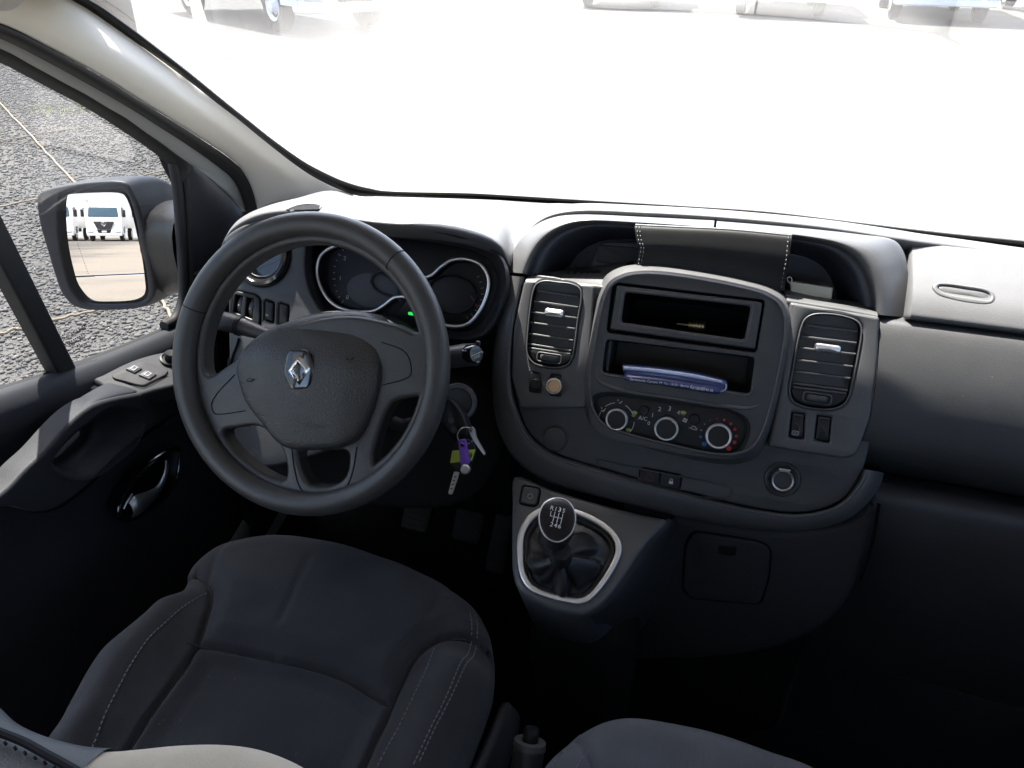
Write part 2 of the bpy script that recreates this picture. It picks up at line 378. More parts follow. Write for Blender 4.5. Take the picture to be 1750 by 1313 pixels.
def tube(name, path, r, mat, parent=None, seg=10, closed=False, n=6, flat=1.0, up=None):
    P = np.array(crom(path, n, closed) if n > 1 else path, float); N = len(P)
    rr = np.interp(np.linspace(0, 1, N), np.linspace(0, 1, len(r)), r) if isinstance(r, (list, tuple)) else np.full(N, r)
    T = (np.roll(P, -1, 0) - np.roll(P, 1, 0)) if closed else np.gradient(P, axis=0); T /= np.linalg.norm(T, axis=1, keepdims=True)
    nrm = np.cross(T[0], up if up is not None else ((0, 0, 1) if abs(T[0][2]) < .9 else (1, 0, 0))); nrm /= np.linalg.norm(nrm); V = []; F = []
    for i in range(N):
        nrm = nrm - T[i] * (nrm @ T[i]); nrm /= np.linalg.norm(nrm); b = np.cross(T[i], nrm)
        for k in range(seg):
            a = 2 * math.pi * k / seg; V.append(P[i] + rr[i] * (math.cos(a) * nrm + math.sin(a) * b * flat))
    for i in range(N if closed else N - 1):
        for k in range(seg): F.append((i * seg + k, i * seg + (k + 1) % seg, ((i + 1) % N) * seg + (k + 1) % seg, ((i + 1) % N) * seg + k))
    if not closed: F.append(tuple(range(seg))[::-1]); F.append(tuple((N - 1) * seg + k for k in range(seg)))
    return finish(name, V, F, mat, parent)
def lathe(name, fr, cen, prof, mat, parent=None, seg=32, sx=1., sy=1.):
    V = []; F = []; n = seg
    for r, z in prof:
        for k in range(n): a = 2 * math.pi * k / n; V.append(fr.p(cen[0] + r * sx * math.cos(a), cen[1] + r * sy * math.sin(a), z))
    for i in range(len(prof) - 1):
        for k in range(n): F.append((i * n + k, i * n + (k + 1) % n, (i + 1) * n + (k + 1) % n, (i + 1) * n + k))
    if prof[-1][0] > 1e-5: F.append(tuple((len(prof) - 1) * n + k for k in range(n)))
    if prof[0][0] > 1e-5 and abs(prof[0][0] - prof[-1][0]) < 1: pass
    return finish(name, V, F, mat, parent, smooth=40)
def box(name, c, s, mat, parent=None, bev=0.0, rot=None, fr=None):
    """box of size s centred on c; axes of frame fr or rotation matrix rot"""
    bm = bmesh.new(); bmesh.ops.create_cube(bm, size=1)
    for v in bm.verts: v.co = Vector((v.co.x * s[0], v.co.y * s[1], v.co.z * s[2]))
    if bev: bmesh.ops.bevel(bm, geom=list(bm.edges), offset=bev, segments=3, profile=.5, affect='EDGES')
    R = rot if rot is not None else (np.stack([fr.x, fr.y, fr.n], 1) if fr is not None else np.eye(3))
    V = [np.array(c) + R @ np.array(v.co) for v in bm.verts]; bm.verts.index_update(); F = [tuple(v.index for v in f.verts) for f in bm.faces]; bm.free()
    return finish(name, V, F, mat, parent)
def circ(cx, cy, r, n=28, sy=1.): return [(cx + r * math.cos(2 * math.pi * k / n), cy + r * sy * math.sin(2 * math.pi * k / n)) for k in range(n)]
def text(name, s, fr, ab, z, size, mat, parent, rot=0., align='CENTER', sx=1.):
    cu = bpy.data.curves.new(name, 'FONT'); cu.body = s; cu.size = size; cu.align_x = align; cu.align_y = 'CENTER'; cu.extrude = .00015
    ob = bpy.data.objects.new(name, cu); COL.objects.link(ob)
    dg = bpy.context.evaluated_depsgraph_get(); me = bpy.data.meshes.new_from_object(ob.evaluated_get(dg)); bpy.data.objects.remove(ob)
    c, q = math.cos(rot), math.sin(rot); V = []
    for v in me.vertices:
        x, y = v.co.x * sx, v.co.y; V.append(fr.p(ab[0] + c * x - q * y, ab[1] + q * x + c * y, z + v.co.z))
    F = [tuple(p.vertices) for p in me.polygons]; bpy.data.meshes.remove(me)
    return finish(name, V, F, mat, parent, smooth=0, recalc=False)
def joined(name, boxes, mat, parent, kind='stuff'):
    """many tiny boxes (frame, a, b, z, w, h, d, rot) as one part"""
    V = []; F = []
    for fr, a, b, z, w_, h, d, rot in boxes:
        c, q = math.cos(rot), math.sin(rot); st = len(V)
        for dz in (0, d):
            for sx, sy in ((-1, -1), (1, -1), (1, 1), (-1, 1)):
                x, y = sx * w_ / 2, sy * h / 2; V.append(fr.p(a + c * x - q * y, b + q * x + c * y, z + dz))
        F += [(st + 4, st + 5, st + 6, st + 7)] + [(st + i, st + (i + 1) % 4, st + 4 + (i + 1) % 4, st + 4 + i) for i in range(4)]
    o = finish(name, V, F, mat, parent, smooth=0)
    if kind: o['kind'] = kind
    return o
def stroke(name, fr, pts, z, wid, mat, parent, n=6, closed=False, h=.0004):
    """a thin raised printed line following 2D points on a frame"""
    P = np.array(crom(pts, n, closed)); T = (np.roll(P, -1, 0) - np.roll(P, 1, 0)) if closed else np.gradient(P, axis=0)
    T /= np.maximum(np.linalg.norm(T, axis=1, keepdims=True), 1e-9); Nn = np.stack([-T[:, 1], T[:, 0]], 1); V = []; F = []; m = len(P)
    for i in range(m):
        for s_, zz in ((-1, 0), (-1, h), (1, h), (1, 0)): q = P[i] + Nn[i] * s_ * wid / 2; V.append(fr.p(q[0], q[1], z + zz))
    for i in range(m if closed else m - 1):
        j = (i + 1) % m
        for k in range(3): F.append((i * 4 + k, i * 4 + k + 1, j * 4 + k + 1, j * 4 + k))
    return finish(name, V, F, mat, parent, smooth=0)
def smoothstep(x): x = np.clip(x, 0, 1); return x * x * (3 - 2 * x)

# ------------------------------------------------------------------ outside: yard, stones, ropes, trucks, shed
GZ = -0.55
gv = []; gf = []
xs = np.concatenate([-np.geomspace(300, 6, 14), np.linspace(-4, 4, 5), np.geomspace(6, 300, 14)])
for y in xs:
    for x in xs: gv.append((x, y, GZ))
nx = len(xs)
for i in range(nx - 1):
    for j in range(nx - 1): gf.append((i * nx + j, i * nx + j + 1, (i + 1) * nx + j + 1, (i + 1) * nx + j))
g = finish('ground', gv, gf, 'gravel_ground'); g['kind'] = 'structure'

def stones():
    bm = bmesh.new(); bmesh.ops.create_icosphere(bm, subdivisions=1, radius=1); bm.verts.index_update()
    tv = np.array([v.co[:] for v in bm.verts]); tf = np.array([[v.index for v in f.verts] for f in bm.faces]); bm.free()
    n = 75000; k = len(tv)
    x = -2.0 - 11.0 * rng.random(n * 3) ** 1.5; y = 1.4 + 10.5 * rng.random(n * 3) ** 1.4
    ok = (y > -x * .62 - .5) & (y < -x * 1.30 + 1.2); x = x[ok][:n]; y = y[ok][:n]; n = len(x)
    s = .0045 + .010 * rng.random(n) ** 2.5 + .0008 * np.hypot(x, y) * rng.random(n)
    sc = s[:, None] * rng.uniform(.6, 1.35, (n, 3)); sc[:, 2] *= .65
    a = rng.uniform(0, 6.28, n); jit = rng.uniform(.72, 1.2, (n, k, 1))
    L = tv[None] * jit * sc[:, None, :]; c, q = np.cos(a)[:, None], np.sin(a)[:, None]
    V = np.stack([L[..., 0] * c - L[..., 1] * q + x[:, None], L[..., 0] * q + L[..., 1] * c + y[:, None], L[..., 2] + GZ + (s * .25)[:, None]], -1).reshape(-1, 3)
    F = (tf[None] + (np.arange(n) * k)[:, None, None]).reshape(-1, 3)
    me = bpy.data.meshes.new('gravel'); me.vertices.add(len(V)); me.vertices.foreach_set('co', V.ravel().astype(np.float32))
    me.loops.add(F.size); me.loops.foreach_set('vertex_index', F.ravel().astype(np.int32)); me.polygons.add(len(F))
    me.polygons.foreach_set('loop_start', np.arange(0, F.size, 3, dtype=np.int32)); me.update(calc_edges=True)
    at = me.attributes.new('tone', 'FLOAT', 'POINT'); at.data.foreach_set('value', np.repeat(np.clip(rng.normal(.42, .24, n), 0, 1), k).astype(np.float32))
    me.materials.append(MAT['stone']); o = bpy.data.objects.new('gravel', me); COL.objects.link(o)
    o['kind'] = 'stuff'; o['label'] = 'grey crushed stone gravel covering the yard beside the van'
stones()

def rope(pts, r, label):
    P = [onz(u, v, GZ + r + .012) for u, v in pts]
    d0 = (P[0] - P[1]) / np.linalg.norm(P[0] - P[1]); d1 = (P[-1] - P[-2]) / np.linalg.norm(P[-1] - P[-2])
    P = [P[0] + d0 * 4] + P + [P[-1] + d1 * 1.2]
    Q = []
    for p in crom(P, 8): Q.append(p + np.array([rng.normal(0, .004), rng.normal(0, .004), abs(rng.normal(0, .004))]))
    tag(tube('rope', Q, r, 'rope', seg=8, n=3), label, 'rope', 'tan ropes laid out on the gravel')
rope([(0, 176), (65, 246), (130, 315), (215, 425), (280, 522), (302, 556)], .008, 'tan rope running lengthwise over the gravel and passing behind the wing mirror')
rope([(0, 355), (66, 340), (300, 290)], .0065, 'tan rope crossing the gravel at the height of the wing mirror\'s upper edge')
rope([(0, 242), (100, 224), (215, 212)], .005, 'thin pale rope crossing the gravel farthest from the van')
rope([(0, 571), (42, 561), (85, 549), (160, 532), (230, 516)], .007, 'tan rope crossing the gravel just below the wing mirror')

def tuft():
    V = []; F = []; c = onz(92, 190, GZ)
    for k in range(260):
        x, y = c[0] + rng.normal(0, .22), c[1] + rng.normal(0, .13); a = rng.uniform(0, 6.28); h = rng.uniform(.02, .06); w_ = .004; st = len(V); lx, ly = rng.normal(0, .03, 2)
        V += [(x - w_ * math.cos(a), y - w_ * math.sin(a), GZ), (x + w_ * math.cos(a), y + w_ * math.sin(a), GZ), (x + lx, y + ly, GZ + h)]; F.append((st, st + 1, st + 2))
    o = finish('grass', V, F, 'grass', smooth=0, recalc=False); o['kind'] = 'stuff'; o['label'] = 'small yellowish patch of weeds growing in the gravel'
tuft()
def truck():
    t = thing('parked_truck', 'x', 'truck', (0, 0, 0), 'white trucks parked round the yard')
    fx = Frame((0, 0, 0), (0, 1, 0), (1, 0, 0))   # side profile frame: a = back from the nose, b = up
    def prism(name, prof, x0, x1, mat, bev=.04, par=t):
        f = Frame((0, 0, 0), (0, 1, 0), (1, 0, 0)); return plate(name, f, prof, z0=x0, z1=x1, bev=bev, mat=mat, parent=par, back=True)
    prism('cab', [(.10, .55), (.02, 1.05), (.05, 1.75), (.30, 2.72), (.50, 2.86), (2.05, 2.90), (2.05, .75), (1.75, .62), (1.72, 1.02), (1.30, 1.16), (.88, 1.02), (.80, .55)], -1.23, 1.23, 'white_paint', .08)
    FF = Frame((0, -.005, 0), (1, 0, 0), (0, -1, 0))
    FS = Frame((0, .04, 1.75), (1, 0, 0), (0, -.97, .25))
    dome('windscreen', FS, rpoly([(-1.05, .08), (1.05, .08), (.98, .82), (-.98, .82)], .1), -.02, .02, .01, .03, 'truck_glass', t)
    plate('grille', FF, rpoly([(-.72, 1.50), (.72, 1.50), (.48, .92), (-.48, .92)], .05), z0=-.10, z1=.03, bev=.02, mat='grille_grey', parent=t)
    for k in range(5):
        hw = .68 - k * .055
        plate('grille_bar', FF, rpoly([(-hw, 1.42 - k * .105), (hw, 1.42 - k * .105), (hw - .02, 1.385 - k * .105), (-hw + .02, 1.385 - k * .105)], .008), z0=.03, z1=.05, bev=.006, mat='black_plastic', parent=t)
    tube('star_badge', [FF.p(*q, .06) for q in circ(0, 1.30, .15, 20)], .014, 'chrome', t, seg=6, closed=True, n=1)
    for a in (90, 210, 330):
        tube('badge_spoke', [FF.p(0, 1.30, .06), FF.p(.15 * math.cos(math.radians(a)), 1.30 + .15 * math.sin(math.radians(a)), .06)], .014, 'chrome', t, seg=6, n=1)
    plate('bumper', FF, rpoly([(-1.23, .86), (1.23, .86), (1.20, .42), (-1.20, .42)], .06), z0=-.35, z1=.06, bev=.04, mat='white_paint', parent=t)
    plate('number_plate', FF, rpoly([(-.17, .80), (.17, .80), (.17, .66), (-.17, .66)], .01), z0=.058, z1=.075, bev=.004, mat='white_print', parent=t)
    plate('air_intake', FF, rpoly([(-.52, .90), (.52, .90), (.40, .62), (-.40, .62)], .04), z0=.04, z1=.066, bev=.01, mat='black_plastic', parent=t)
    for s in (-1, 1):
        dome('headlight', FF, rpoly([(s * .70, .80), (s * 1.14, .84), (s * 1.16, .66), (s * .74, .62)], .04), .03, .07, .01, .02, 'lamp_glass', t)
        box('door_mirror', (s * 1.42, .22, 2.1), (.22, .12, .55), 'black_plastic', t, .03)
        tube('mirror_arm', [(s * 1.2, .35, 2.45), (s * 1.42, .25, 2.42)], .025, 'black_plastic', t, n=1)
        dome('side_window', Frame((s * 1.235, 0, 0), (0, s, 0), (s, 0, 0)), rpoly([(s * .35, 1.85), (s * 1.35, 1.80), (s * 1.35, 2.55), (s * .55, 2.55)], .06), -.02, .012, .006, .004, 'truck_glass', t)
    box('chassis_rail', (0, 4.2, .80), (.9, 7.2, .28), 'matt_black', t, .02)
    box('cargo_box', (0, 4.9, 2.15), (2.46, 5.4, 2.35), 'white_paint', t, .03)
    for yy in (1.30, 6.0):
        for s in (-1, 1):
            f = Frame((s * 1.18, yy, .50), (0, s, 0), (s, 0, 0))
            ty = lathe('wheel', f, (0, 0), [(.28, -.28), (.44, -.28), (.50, -.24), (.50, -.05), (.45, 0), (.29, -.01), (.28, -.06)], 'tyre', t, 28)
            lathe('rim', f, (0, 0), [(.30, -.02), (.285, .005), (.25, -.01), (.22, -.07), (.17, -.075), (.12, -.02), (.10, .05), (.001, .055)], 'white_paint', ty, 28)
            for k in range(8):
                a = k * math.pi / 4; lathe('rim_hole', f, (.195 * math.cos(a), .195 * math.sin(a)), [(.028, -.078), (.026, -.068), (.001, -.068)], 'matt_black', ty, 10)
    return t
def copy_tree(o, parent=None):
    c = o.copy(); COL.objects.link(c)
    if parent is not None: c.parent = parent
    for ch in o.children: copy_tree(ch, c)
    return c
T0 = truck()
spots = [((-8.0, 15.8), 57.5, 'white truck seen side-on ahead of the van, its two near wheels showing beside the pillar'),
         ((-4.2, 25.2), 4, 'white truck ahead through the windscreen, first from the left in the nose-on row'),
         ((0.4, 23.9), 0, 'white truck ahead through the windscreen, second from the left in the nose-on row'),
         ((4.4, 24.1), -3, 'white truck ahead through the windscreen, third from the left in the nose-on row'),
         ((8.6, 25.4), 0, 'white truck ahead through the windscreen, rightmost in the nose-on row'),
         ((-10.55, -64.0), 180, 'white truck seen whole in the middle of the wing mirror'),
         ((-13.95, -64.6), 180, 'white truck reflected at the outer edge of the wing mirror, cut by its rim'),
         ((-7.15, -64.8), 182, 'white truck reflected at the inner edge of the wing mirror')]
for i, (xy, rz, lab) in enumerate(spots):
    o = T0 if i == 0 else copy_tree(T0)
    o['label'] = lab
for (xy, rz, lab) in spots:
    o = [q for q in bpy.data.objects if q.get('label') == lab][0]; o.location = (xy[0], xy[1], GZ); o.rotation_euler = (0, 0, math.radians(rz))

sh = thing('warehouse', 'pale grey corrugated warehouse behind the trucks in the wing mirror', 'building', (-6, -82, GZ))
V = []; F = []
n = 160
for i in range(n + 1):
    x = -46 + i * .5; yy = -82 + (.05 if i % 2 else 0)
    V += [(x, yy, GZ), (x, yy, 7.5)]
for i in range(n): F.append((2 * i, 2 * i + 2, 2 * i + 3, 2 * i + 1))
finish('wall', V, F, 'shed_wall', sh, smooth=0)
box('roof', (-6, -88, 7.7), (81, 13, .3), 'shed_wall', sh)
box('end_wall', (-45.8, -88.2, 3.4), (.2, 12, 8), 'shed_wall', sh)

# ------------------------------------------------------------------ van cab shell
van = thing('van_cab', 'cab shell of the white van with pale windscreen pillar, roof, floor and dusty windscreen', 'van', (0, 0, 0.0))
def grid_fn(name, fn, us, vs, mat, parent, thick=0.0, smooth=60):
    V = [fn(a, b) for a in us for b in vs]; m = len(vs)
    F = [(i * m + j, i * m + j + 1, (i + 1) * m + j + 1, (i + 1) * m + j) for i in range(len(us) - 1) for j in range(m - 1)]
    ob = finish(name, V, F, mat, parent, smooth=smooth)
    if thick: md = ob.modifiers.new('solidify', 'SOLIDIFY'); md.thickness = thick; md.offset = 0
    return ob
_we = [WS(*p) for p in [(127, 0), (200, 47), (264, 92.6), (338.6, 150), (404, 199), (450, 236.5), (507, 281), (541, 303), (576, 320), (616, 333)]]
_wz = [p[2] for p in _we][::-1]; _wx = [p[0] for p in _we][::-1]
def wx_left(z): return float(np.interp(z, _wz, _wx)) - .012 - max(0, z - _wz[-1]) * .12
grid_fn('windscreen', lambda t, z: (lambda x: (x, ws_y(x, z) + .006, z))(wx_left(z) + (.84 - wx_left(z)) * t), np.linspace(0, 1, 41), np.linspace(.765, 1.175, 16), 'windscreen_glass', van)
def HZf(x): return 1.153 + .02 * x
# header and roof: rises from the windscreen's upper edge, runs back over the cab
def roof(x, s):
    HZ = HZf(x); y0 = ws_y(x, HZ) + .002; zc = 1.40 - .10 * (abs(x) / .86) ** 3
    if s < .25: t = s / .25; return (x, y0 - .16 * t, HZ + (zc - HZ) * t ** .7)
    t = (s - .25) / .75; return (x, y0 - .16 + (-1.0 - (y0 - .16)) * t, zc)
grid_fn('roof', roof, np.linspace(-.86, .86, 27), np.concatenate([np.linspace(0, .25, 9), np.linspace(.3, 1, 8)]), 'headliner', van, .03)
box('floor', (0, .28, 0.02), (1.70, 2.56, .04), 'carpet', van)
box('firewall', (0, 1.46, .40), (1.66, .04, .76), 'dark_shell', van)
box('added_sun_block_side', (-.735, 1.19, .40), (.02, .46, .66), 'carpet', van)  # put in to block sun on the floor; black stands for shade
box('added_sun_block_cowl', (0, 1.36, .735), (1.7, .30, .02), 'matt_black', van)  # unseen; put in to keep stray sun off the floor
box('unseen_low_bulkhead', (0, -1.02, .41), (1.66, .04, .82), 'headliner', van)  # unseen; upper half left open so soft light enters from behind
for s in (-1, 1):
    box('unseen_low_side_wall', (s * .87, -.50, .42), (.05, 1.06, .84), 'headliner', van)  # unseen; kept low to let fill light into the cab
    box('door_pillar', (s * .84, .055, .72), (.10, .09, 1.3), 'headliner', van, .02)
# bonnet in front of the windscreen, below the line of sight
grid_fn('bonnet', lambda x, s: (x, 1.42 + s * .65, .735 - .05 * x * x - .28 * s * s), np.linspace(-.8, .8, 15), np.linspace(0, 1, 8), 'body_paint', van, .01)

# pillar, seals and door frame on the driver's side, each swept along its own curve
def back(P, n=2, step=.20, up=None):
    """continue a curve backwards beyond its first point, levelling off under the roof"""
    P = [np.array(p) for p in P]; d = P[0] - P[1]; d /= np.linalg.norm(d); out = []; q = P[0]
    for k in range(n):
        d = d * np.array([.9, 1, .62]); d /= np.linalg.norm(d); q = q + d * step; out.insert(0, q.copy())
    return out + P
W0 = [WS(*p) for p in [(127, 0), (200, 47), (264, 92.6), (310, 126), (338.6, 150), (370, 173), (404, 199), (450, 236.5), (507, 281), (541, 303), (576, 320), (610, 332)]]
S1 = [onx(u, v, -.770) for u, v in [(0, 39), (80, 78), (174, 130), (230, 165.5), (264, 187), (310, 216), (358.6, 247), (381, 262), (398.6, 275.7), (411, 288), (429, 321), (442, 368)]]
rows = []
for t, h in ((0, 0), (.18, .010), (.45, .020), (.75, .014), (1, 0)):
    row = []
    for a, b in zip(back(W0), back(S1)):
        p = a + (b - a) * t; d = CAM - p; d[1] = min(d[1], -.2); row.append(p + d / np.linalg.norm(d) * h)
    rows.append(row)
loft('pillar_trim', rows, 'pale_trim', van, nu=6, nv=6, thick=.004)
# dark ceramic band round the windscreen edge
fo = [(127, 0), (200, 47), (264, 92.6), (310, 126), (370, 173), (404, 199), (450, 236.5), (507, 281), (541, 303), (576, 320), (598.6, 329), (616, 333.4), (650, 334), (800, 338), (840, 340), (1001, 350), (1150, 357), (1310, 368), (1468, 386), (1602, 405), (1750, 426)]
fi = [(155, 0), (207, 35), (287, 95.5), (330, 129), (392, 179.5), (425, 205.5), (466, 238), (520, 276), (546, 290.5), (584, 308), (610, 316.5), (630, 321), (652, 325), (800, 329), (840, 331), (1001, 341), (1150, 350), (1310, 361), (1468, 380), (1602, 396), (1750, 411)]
A = [WS(u, v, -.002) for u, v in fo]; B = [WS(u, v, -.002) for u, v in fi]
ea, eb = (A[-1] - A[-2]) * 4, (B[-1] - B[-2]) * 4
A = back(A) + [A[-1] + ea]; B = back(B) + [B[-1] + eb]
loft('windscreen_band', [A, B], 'frit', van, nu=5, nv=1, thick=.003)
# right-hand pillar, outside the picture
RP = [(.86, 1.30, .78), (.84, 1.10, 1.0), (.83, .92, 1.18), (.80, .45, 1.34)]; RQ = [(.74, 1.24, .80), (.75, 1.06, .97), (.76, .92, 1.12), (.74, .5, 1.32)]
loft('pillar_trim', [RP, RQ], 'pale_trim', van, thick=.03)

# ------------------------------------------------------------------ driver's door
def part(name, loc, parent, label=None):
    o = bpy.data.objects.new(name, None); COL.objects.link(o); o.location = tuple(loc); o.empty_display_size = .05; child(o, parent)
    if label: o['label'] = label
    return o
door = part('driver_door', (-.78, .6, .05), van, 'dark driver\'s door with armrest pull, window switches and chrome release lever')
pS2 = [(0, 60.6), (80, 100.6), (150, 139.5), (207, 172), (264, 208.5), (321, 246), (353, 269), (374.6, 286), (387, 296), (400, 312), (410, 333), (420, 368)]
pS3 = [(0, 72), (57, 103), (100, 127), (137, 147), (170, 167), (196, 182.6), (241, 214.6), (265, 231), (287, 248), (303, 260), (319, 272), (324, 277)]
pS4 = [(0, 98), (46, 121), (80, 139), (125, 163), (150, 177), (175, 193), (196, 206.6), (241, 237), (276, 263), (289, 275), (297, 294), (300, 327)]
S2 = [onx(u, v, -.800) for u, v in pS2]; S3 = [onx(u, v, -.813) for u, v in pS3]; S4 = [onx(u, v, -.832) for u, v in pS4]
S1b = [p + np.array([-.004, 0, -.002]) for p in S1]
mid = [(a + b) / 2 + np.array([.012, -.004, 0]) for a, b in zip(S1b, S2)]
loft('door_seal', [back(S1b), back(mid), back(S2)], 'rubber', van, nv=6, thick=.006)
loft('window_frame', [back(S2), back([(a + b) / 2 + np.array([.005, 0, 0]) for a, b in zip(S2, S3)]), back(S3)], 'pale_frame', door, nv=4, thick=.01)
mid = [(a + b) / 2 + np.array([.008, 0, 0]) for a, b in zip(S3, S4)]
loft('window_channel', [back(S3), back(mid), back(S4)], 'rubber', door, nv=6, thick=.008)
# front edge of the glass: channel running down beside the corner panel
tube('window_channel', [onx(u, v, -.825) for u, v in [(296, 278), (303, 320), (309, 400), (313, 470), (312, 515), (300, 545), (280, 558)]], .009, 'rubber', door, seg=10)
tube('window_channel', [onx(u, v, -.820) for u, v in [(312, 275), (318, 330), (322, 400), (326, 470), (324, 520), (314, 548)]], .007, 'rubber', door, seg=10)
sail = [(320, 269), (328, 264), (338, 265), (352, 277), (375, 288), (388, 297), (400, 312), (411, 336), (419, 365), (410, 392), (385, 440), (365, 500), (345, 552), (318, 556), (326, 520), (328, 470), (324, 400), (320, 330)]
FDo = Frame((-.817, .7, .6), (0, 1, 0), (1, 0, 0))
dome('corner_panel', FDo, crom(FDo.pxs(sail), 4, True), -.02, .0, .006, .006, 'door_plastic', door, cen=FDo.px(362, 380))
# glass, leaning in a little at the top
gl = [onx(u, v, -.837) for u, v in [(300, 556), (150, 622), (0, 672)]]
gl = gl + [gl[-1] + np.array([0, -.25, .06]), np.array([-.837, .10, .80])]
gt = [np.array([-.830, 1.0, .90]), np.array([-.833, .93, 1.06]), np.array([-.833, .66, 1.22]), np.array([-.830, .38, 1.30]), np.array([-.830, .10, 1.33])]
gl = [gl[0] + np.array([0, .12, -.06])] + gl[1:]
gt[0] = np.array([-.833, 1.16, .92])
loft('window_glass', [gl, gt], 'door_glass', door, nu=6, nv=4)
# upper rail over the window and shell behind it
loft('upper_rail', [back(S4, 3), [p + np.array([-.03, .01, .06]) for p in back(S4, 3)], [np.array([-.875, p[1] + .02, p[2] + .34]) for p in back(S4, 3)]], 'dark_shell', van, nv=3, thick=.01)
box('rail_filler', (-.84, .28, 1.335), (.06, .75, .10), 'dark_shell', van)
# window divider bar
bar = [(-4, 385), (36, 470), (75, 551), (110, 612), (122, 640), (92, 650), (75, 612), (40, 545), (0, 464), (-30, 400)]
FDg = Frame((-.827, .7, .6), (0, 1, 0), (1, 0, 0))
def ext2(q, k): return q
b0, b1 = FDg.px(-2, 425), FDg.px(95, 612); dv = np.array(b0) - b1; top = np.array(b1) + dv * 2.6
wd = .0155
nn = np.array([-dv[1], dv[0]]) / np.linalg.norm(dv) * wd
plate('window_divider', FDg, [np.array(b1) - dv * .15 + nn, np.array(b1) - dv * .15 - nn, top - nn * 1.2, top + nn * 1.2], z0=-.012, z1=.012, bev=.005, mat='rubber', parent=door)

# card: rows from the glass seam over the rounded top rail and down
def row(pts, x): return [onx(u, v, x) for u, v in pts]
us = [(-420, 0), (-200, 0)]
r0 = row([(-330, 775), (-150, 720), (0, 672), (75, 648), (150, 622), (230, 590), (300, 560), (340, 540)], -.832)
def sh_(R, dx, dz, dy=0): return [p + np.array([dx, dy, dz]) for p in R]
r1 = sh_(r0, .006, .008); r2 = sh_(r0, .022, .006); r3 = sh_(r0, .036, -.012); r4 = sh_(r0, .038, -.035); r5 = sh_(r0, .026, -.065); r6 = sh_(r0, .020, -.12); r7 = sh_(r0, .030, -.20)
r8 = sh_(r0, .050, -.30); r9 = sh_(r0, .055, -.45); r10 = sh_(r0, .05, -.64)
cf = [np.array([.0, .10, -.005])]
loft('door_card', [R + [R[-1] + np.array([0, .22, -.02])] for R in (r0, r1, r2, r3, r4, r5, r6, r7, r8, r9, r10)], 'door_plastic', door, nu=5, nv=5, thick=.004)
tube('window_seal', [p + np.array([-.002, 0, .002]) for p in r0], .0065, 'rubber', door, seg=8)
box('door_skin', (-.885, .5, .07), (.03, 1.5, .90), 'body_paint', door)
# armrest: switch ledge, pull bar and pocket in one moulding
arm = [(345, 648), (345, 672), (322, 694), (260, 736), (201, 782), (151, 832), (101, 868), (63, 876), (20, 866), (-40, 880), (-60, 890), (-30, 868), (15, 834), (45, 802), (75, 774), (113, 731), (137, 708), (161, 692), (191, 682), (236, 673), (262, 668), (310, 656)]
hole = [(99, 790), (109, 771), (126, 755), (144, 739), (160, 727), (170, 722), (180, 727), (185, 741), (181, 755), (168, 771), (148, 789), (130, 798), (112, 798)]
FA = Frame((-.730, .7, .6), (0, 1, 0), (1, 0, 0))
hp = crom(FA.pxs(hole, 0), 5, True); ap = crom(FA.pxs(arm, 0), 4, True)
scoop = [(169, 714), (185, 704), (206, 701), (230, 704), (244, 718), (242, 736), (226, 762), (200, 784), (171, 805), (137, 814), (108, 806), (93, 790), (102, 774), (132, 742), (152, 726)]
sp2 = crom(FA.pxs(scoop, 0), 5, True)
def radial(P, n=72):
    c_ = np.array(FA.px(150, 762)); P = np.array(P); a_ = np.arctan2(P[:, 1] - c_[1], P[:, 0] - c_[0]); r_ = np.hypot(*(P - c_).T); o_ = np.argsort(a_); t_ = np.linspace(-math.pi, math.pi, n, endpoint=False)
    rr = np.interp(t_, a_[o_], r_[o_], period=2 * math.pi); return np.column_stack([c_[0] + rr * np.cos(t_), c_[1] + rr * np.sin(t_)])
S_ = radial(sp2); H_ = radial(hp); H_ = np.column_stack([np.where(True, H_[:, 0], 0), H_[:, 1]])
hp_out = [tuple(q) for q in S_]
loft('scoop', [[FA.p(*q, 0.0005) for q in inset(ccw(S_), -.006)], [FA.p(*q, -.003) for q in S_], [FA.p(*(q * .5 + h * .5), -.016) for q, h in zip(S_, H_)], [FA.p(*h, -.026) for h in H_], [FA.p(*h, -.05) for h in H_]], 'door_plastic', door, nu=1, nv=4, closed=True)
plate('armrest', FA, ap, [hp_out], z0=-.036, z1=0, bev=.006, mat='door_plastic', parent=door, nb=5)
big = [(u + (u - 141) * .30, v + (v - 761) * .30) for u, v in hole]
dome('pocket_wall', Frame((-.776, .7, .6), (0, 1, 0), (1, 0, 0)), crom(Frame((-.776, .7, .6), (0, 1, 0), (1, 0, 0)).pxs(big), 4, True), -.01, 0, .003, -.004, 'lit_pocket_plastic', door)
fl_ = [(-60, 888), (-30, 866), (15, 832), (45, 800), (75, 772), (113, 729), (137, 706), (161, 690), (191, 680), (236, 671)]
bl_ = [(-90, 868), (-50, 838), (-2, 803), (14, 788), (34, 768), (72, 734), (104, 706), (131, 684), (160, 666), (182, 655)]
F_ = [FA.P(u, v, -.006) for u, v in fl_]; B_ = [onx(u, v, -.776) for u, v in bl_]
loft('pull_bar', [[p + np.array([-.004, 0, -.016]) for p in F_], F_, [p * .85 + q * .15 + np.array([0, 0, .0035]) for p, q in zip(F_, B_)], [p * .35 + q * .65 + np.array([0, 0, .003]) for p, q in zip(F_, B_)], B_, [p + np.array([-.006, 0, -.02]) for p in B_]], 'door_plastic', door, nu=5, nv=4)
tube('armrest_seam', [FA.P(u, v, -.02) for u, v in [(322, 690), (262, 733), (201, 780), (151, 830), (101, 866), (63, 874), (20, 862), (-50, 846)]], .0022, 'matt_black', door, seg=6)
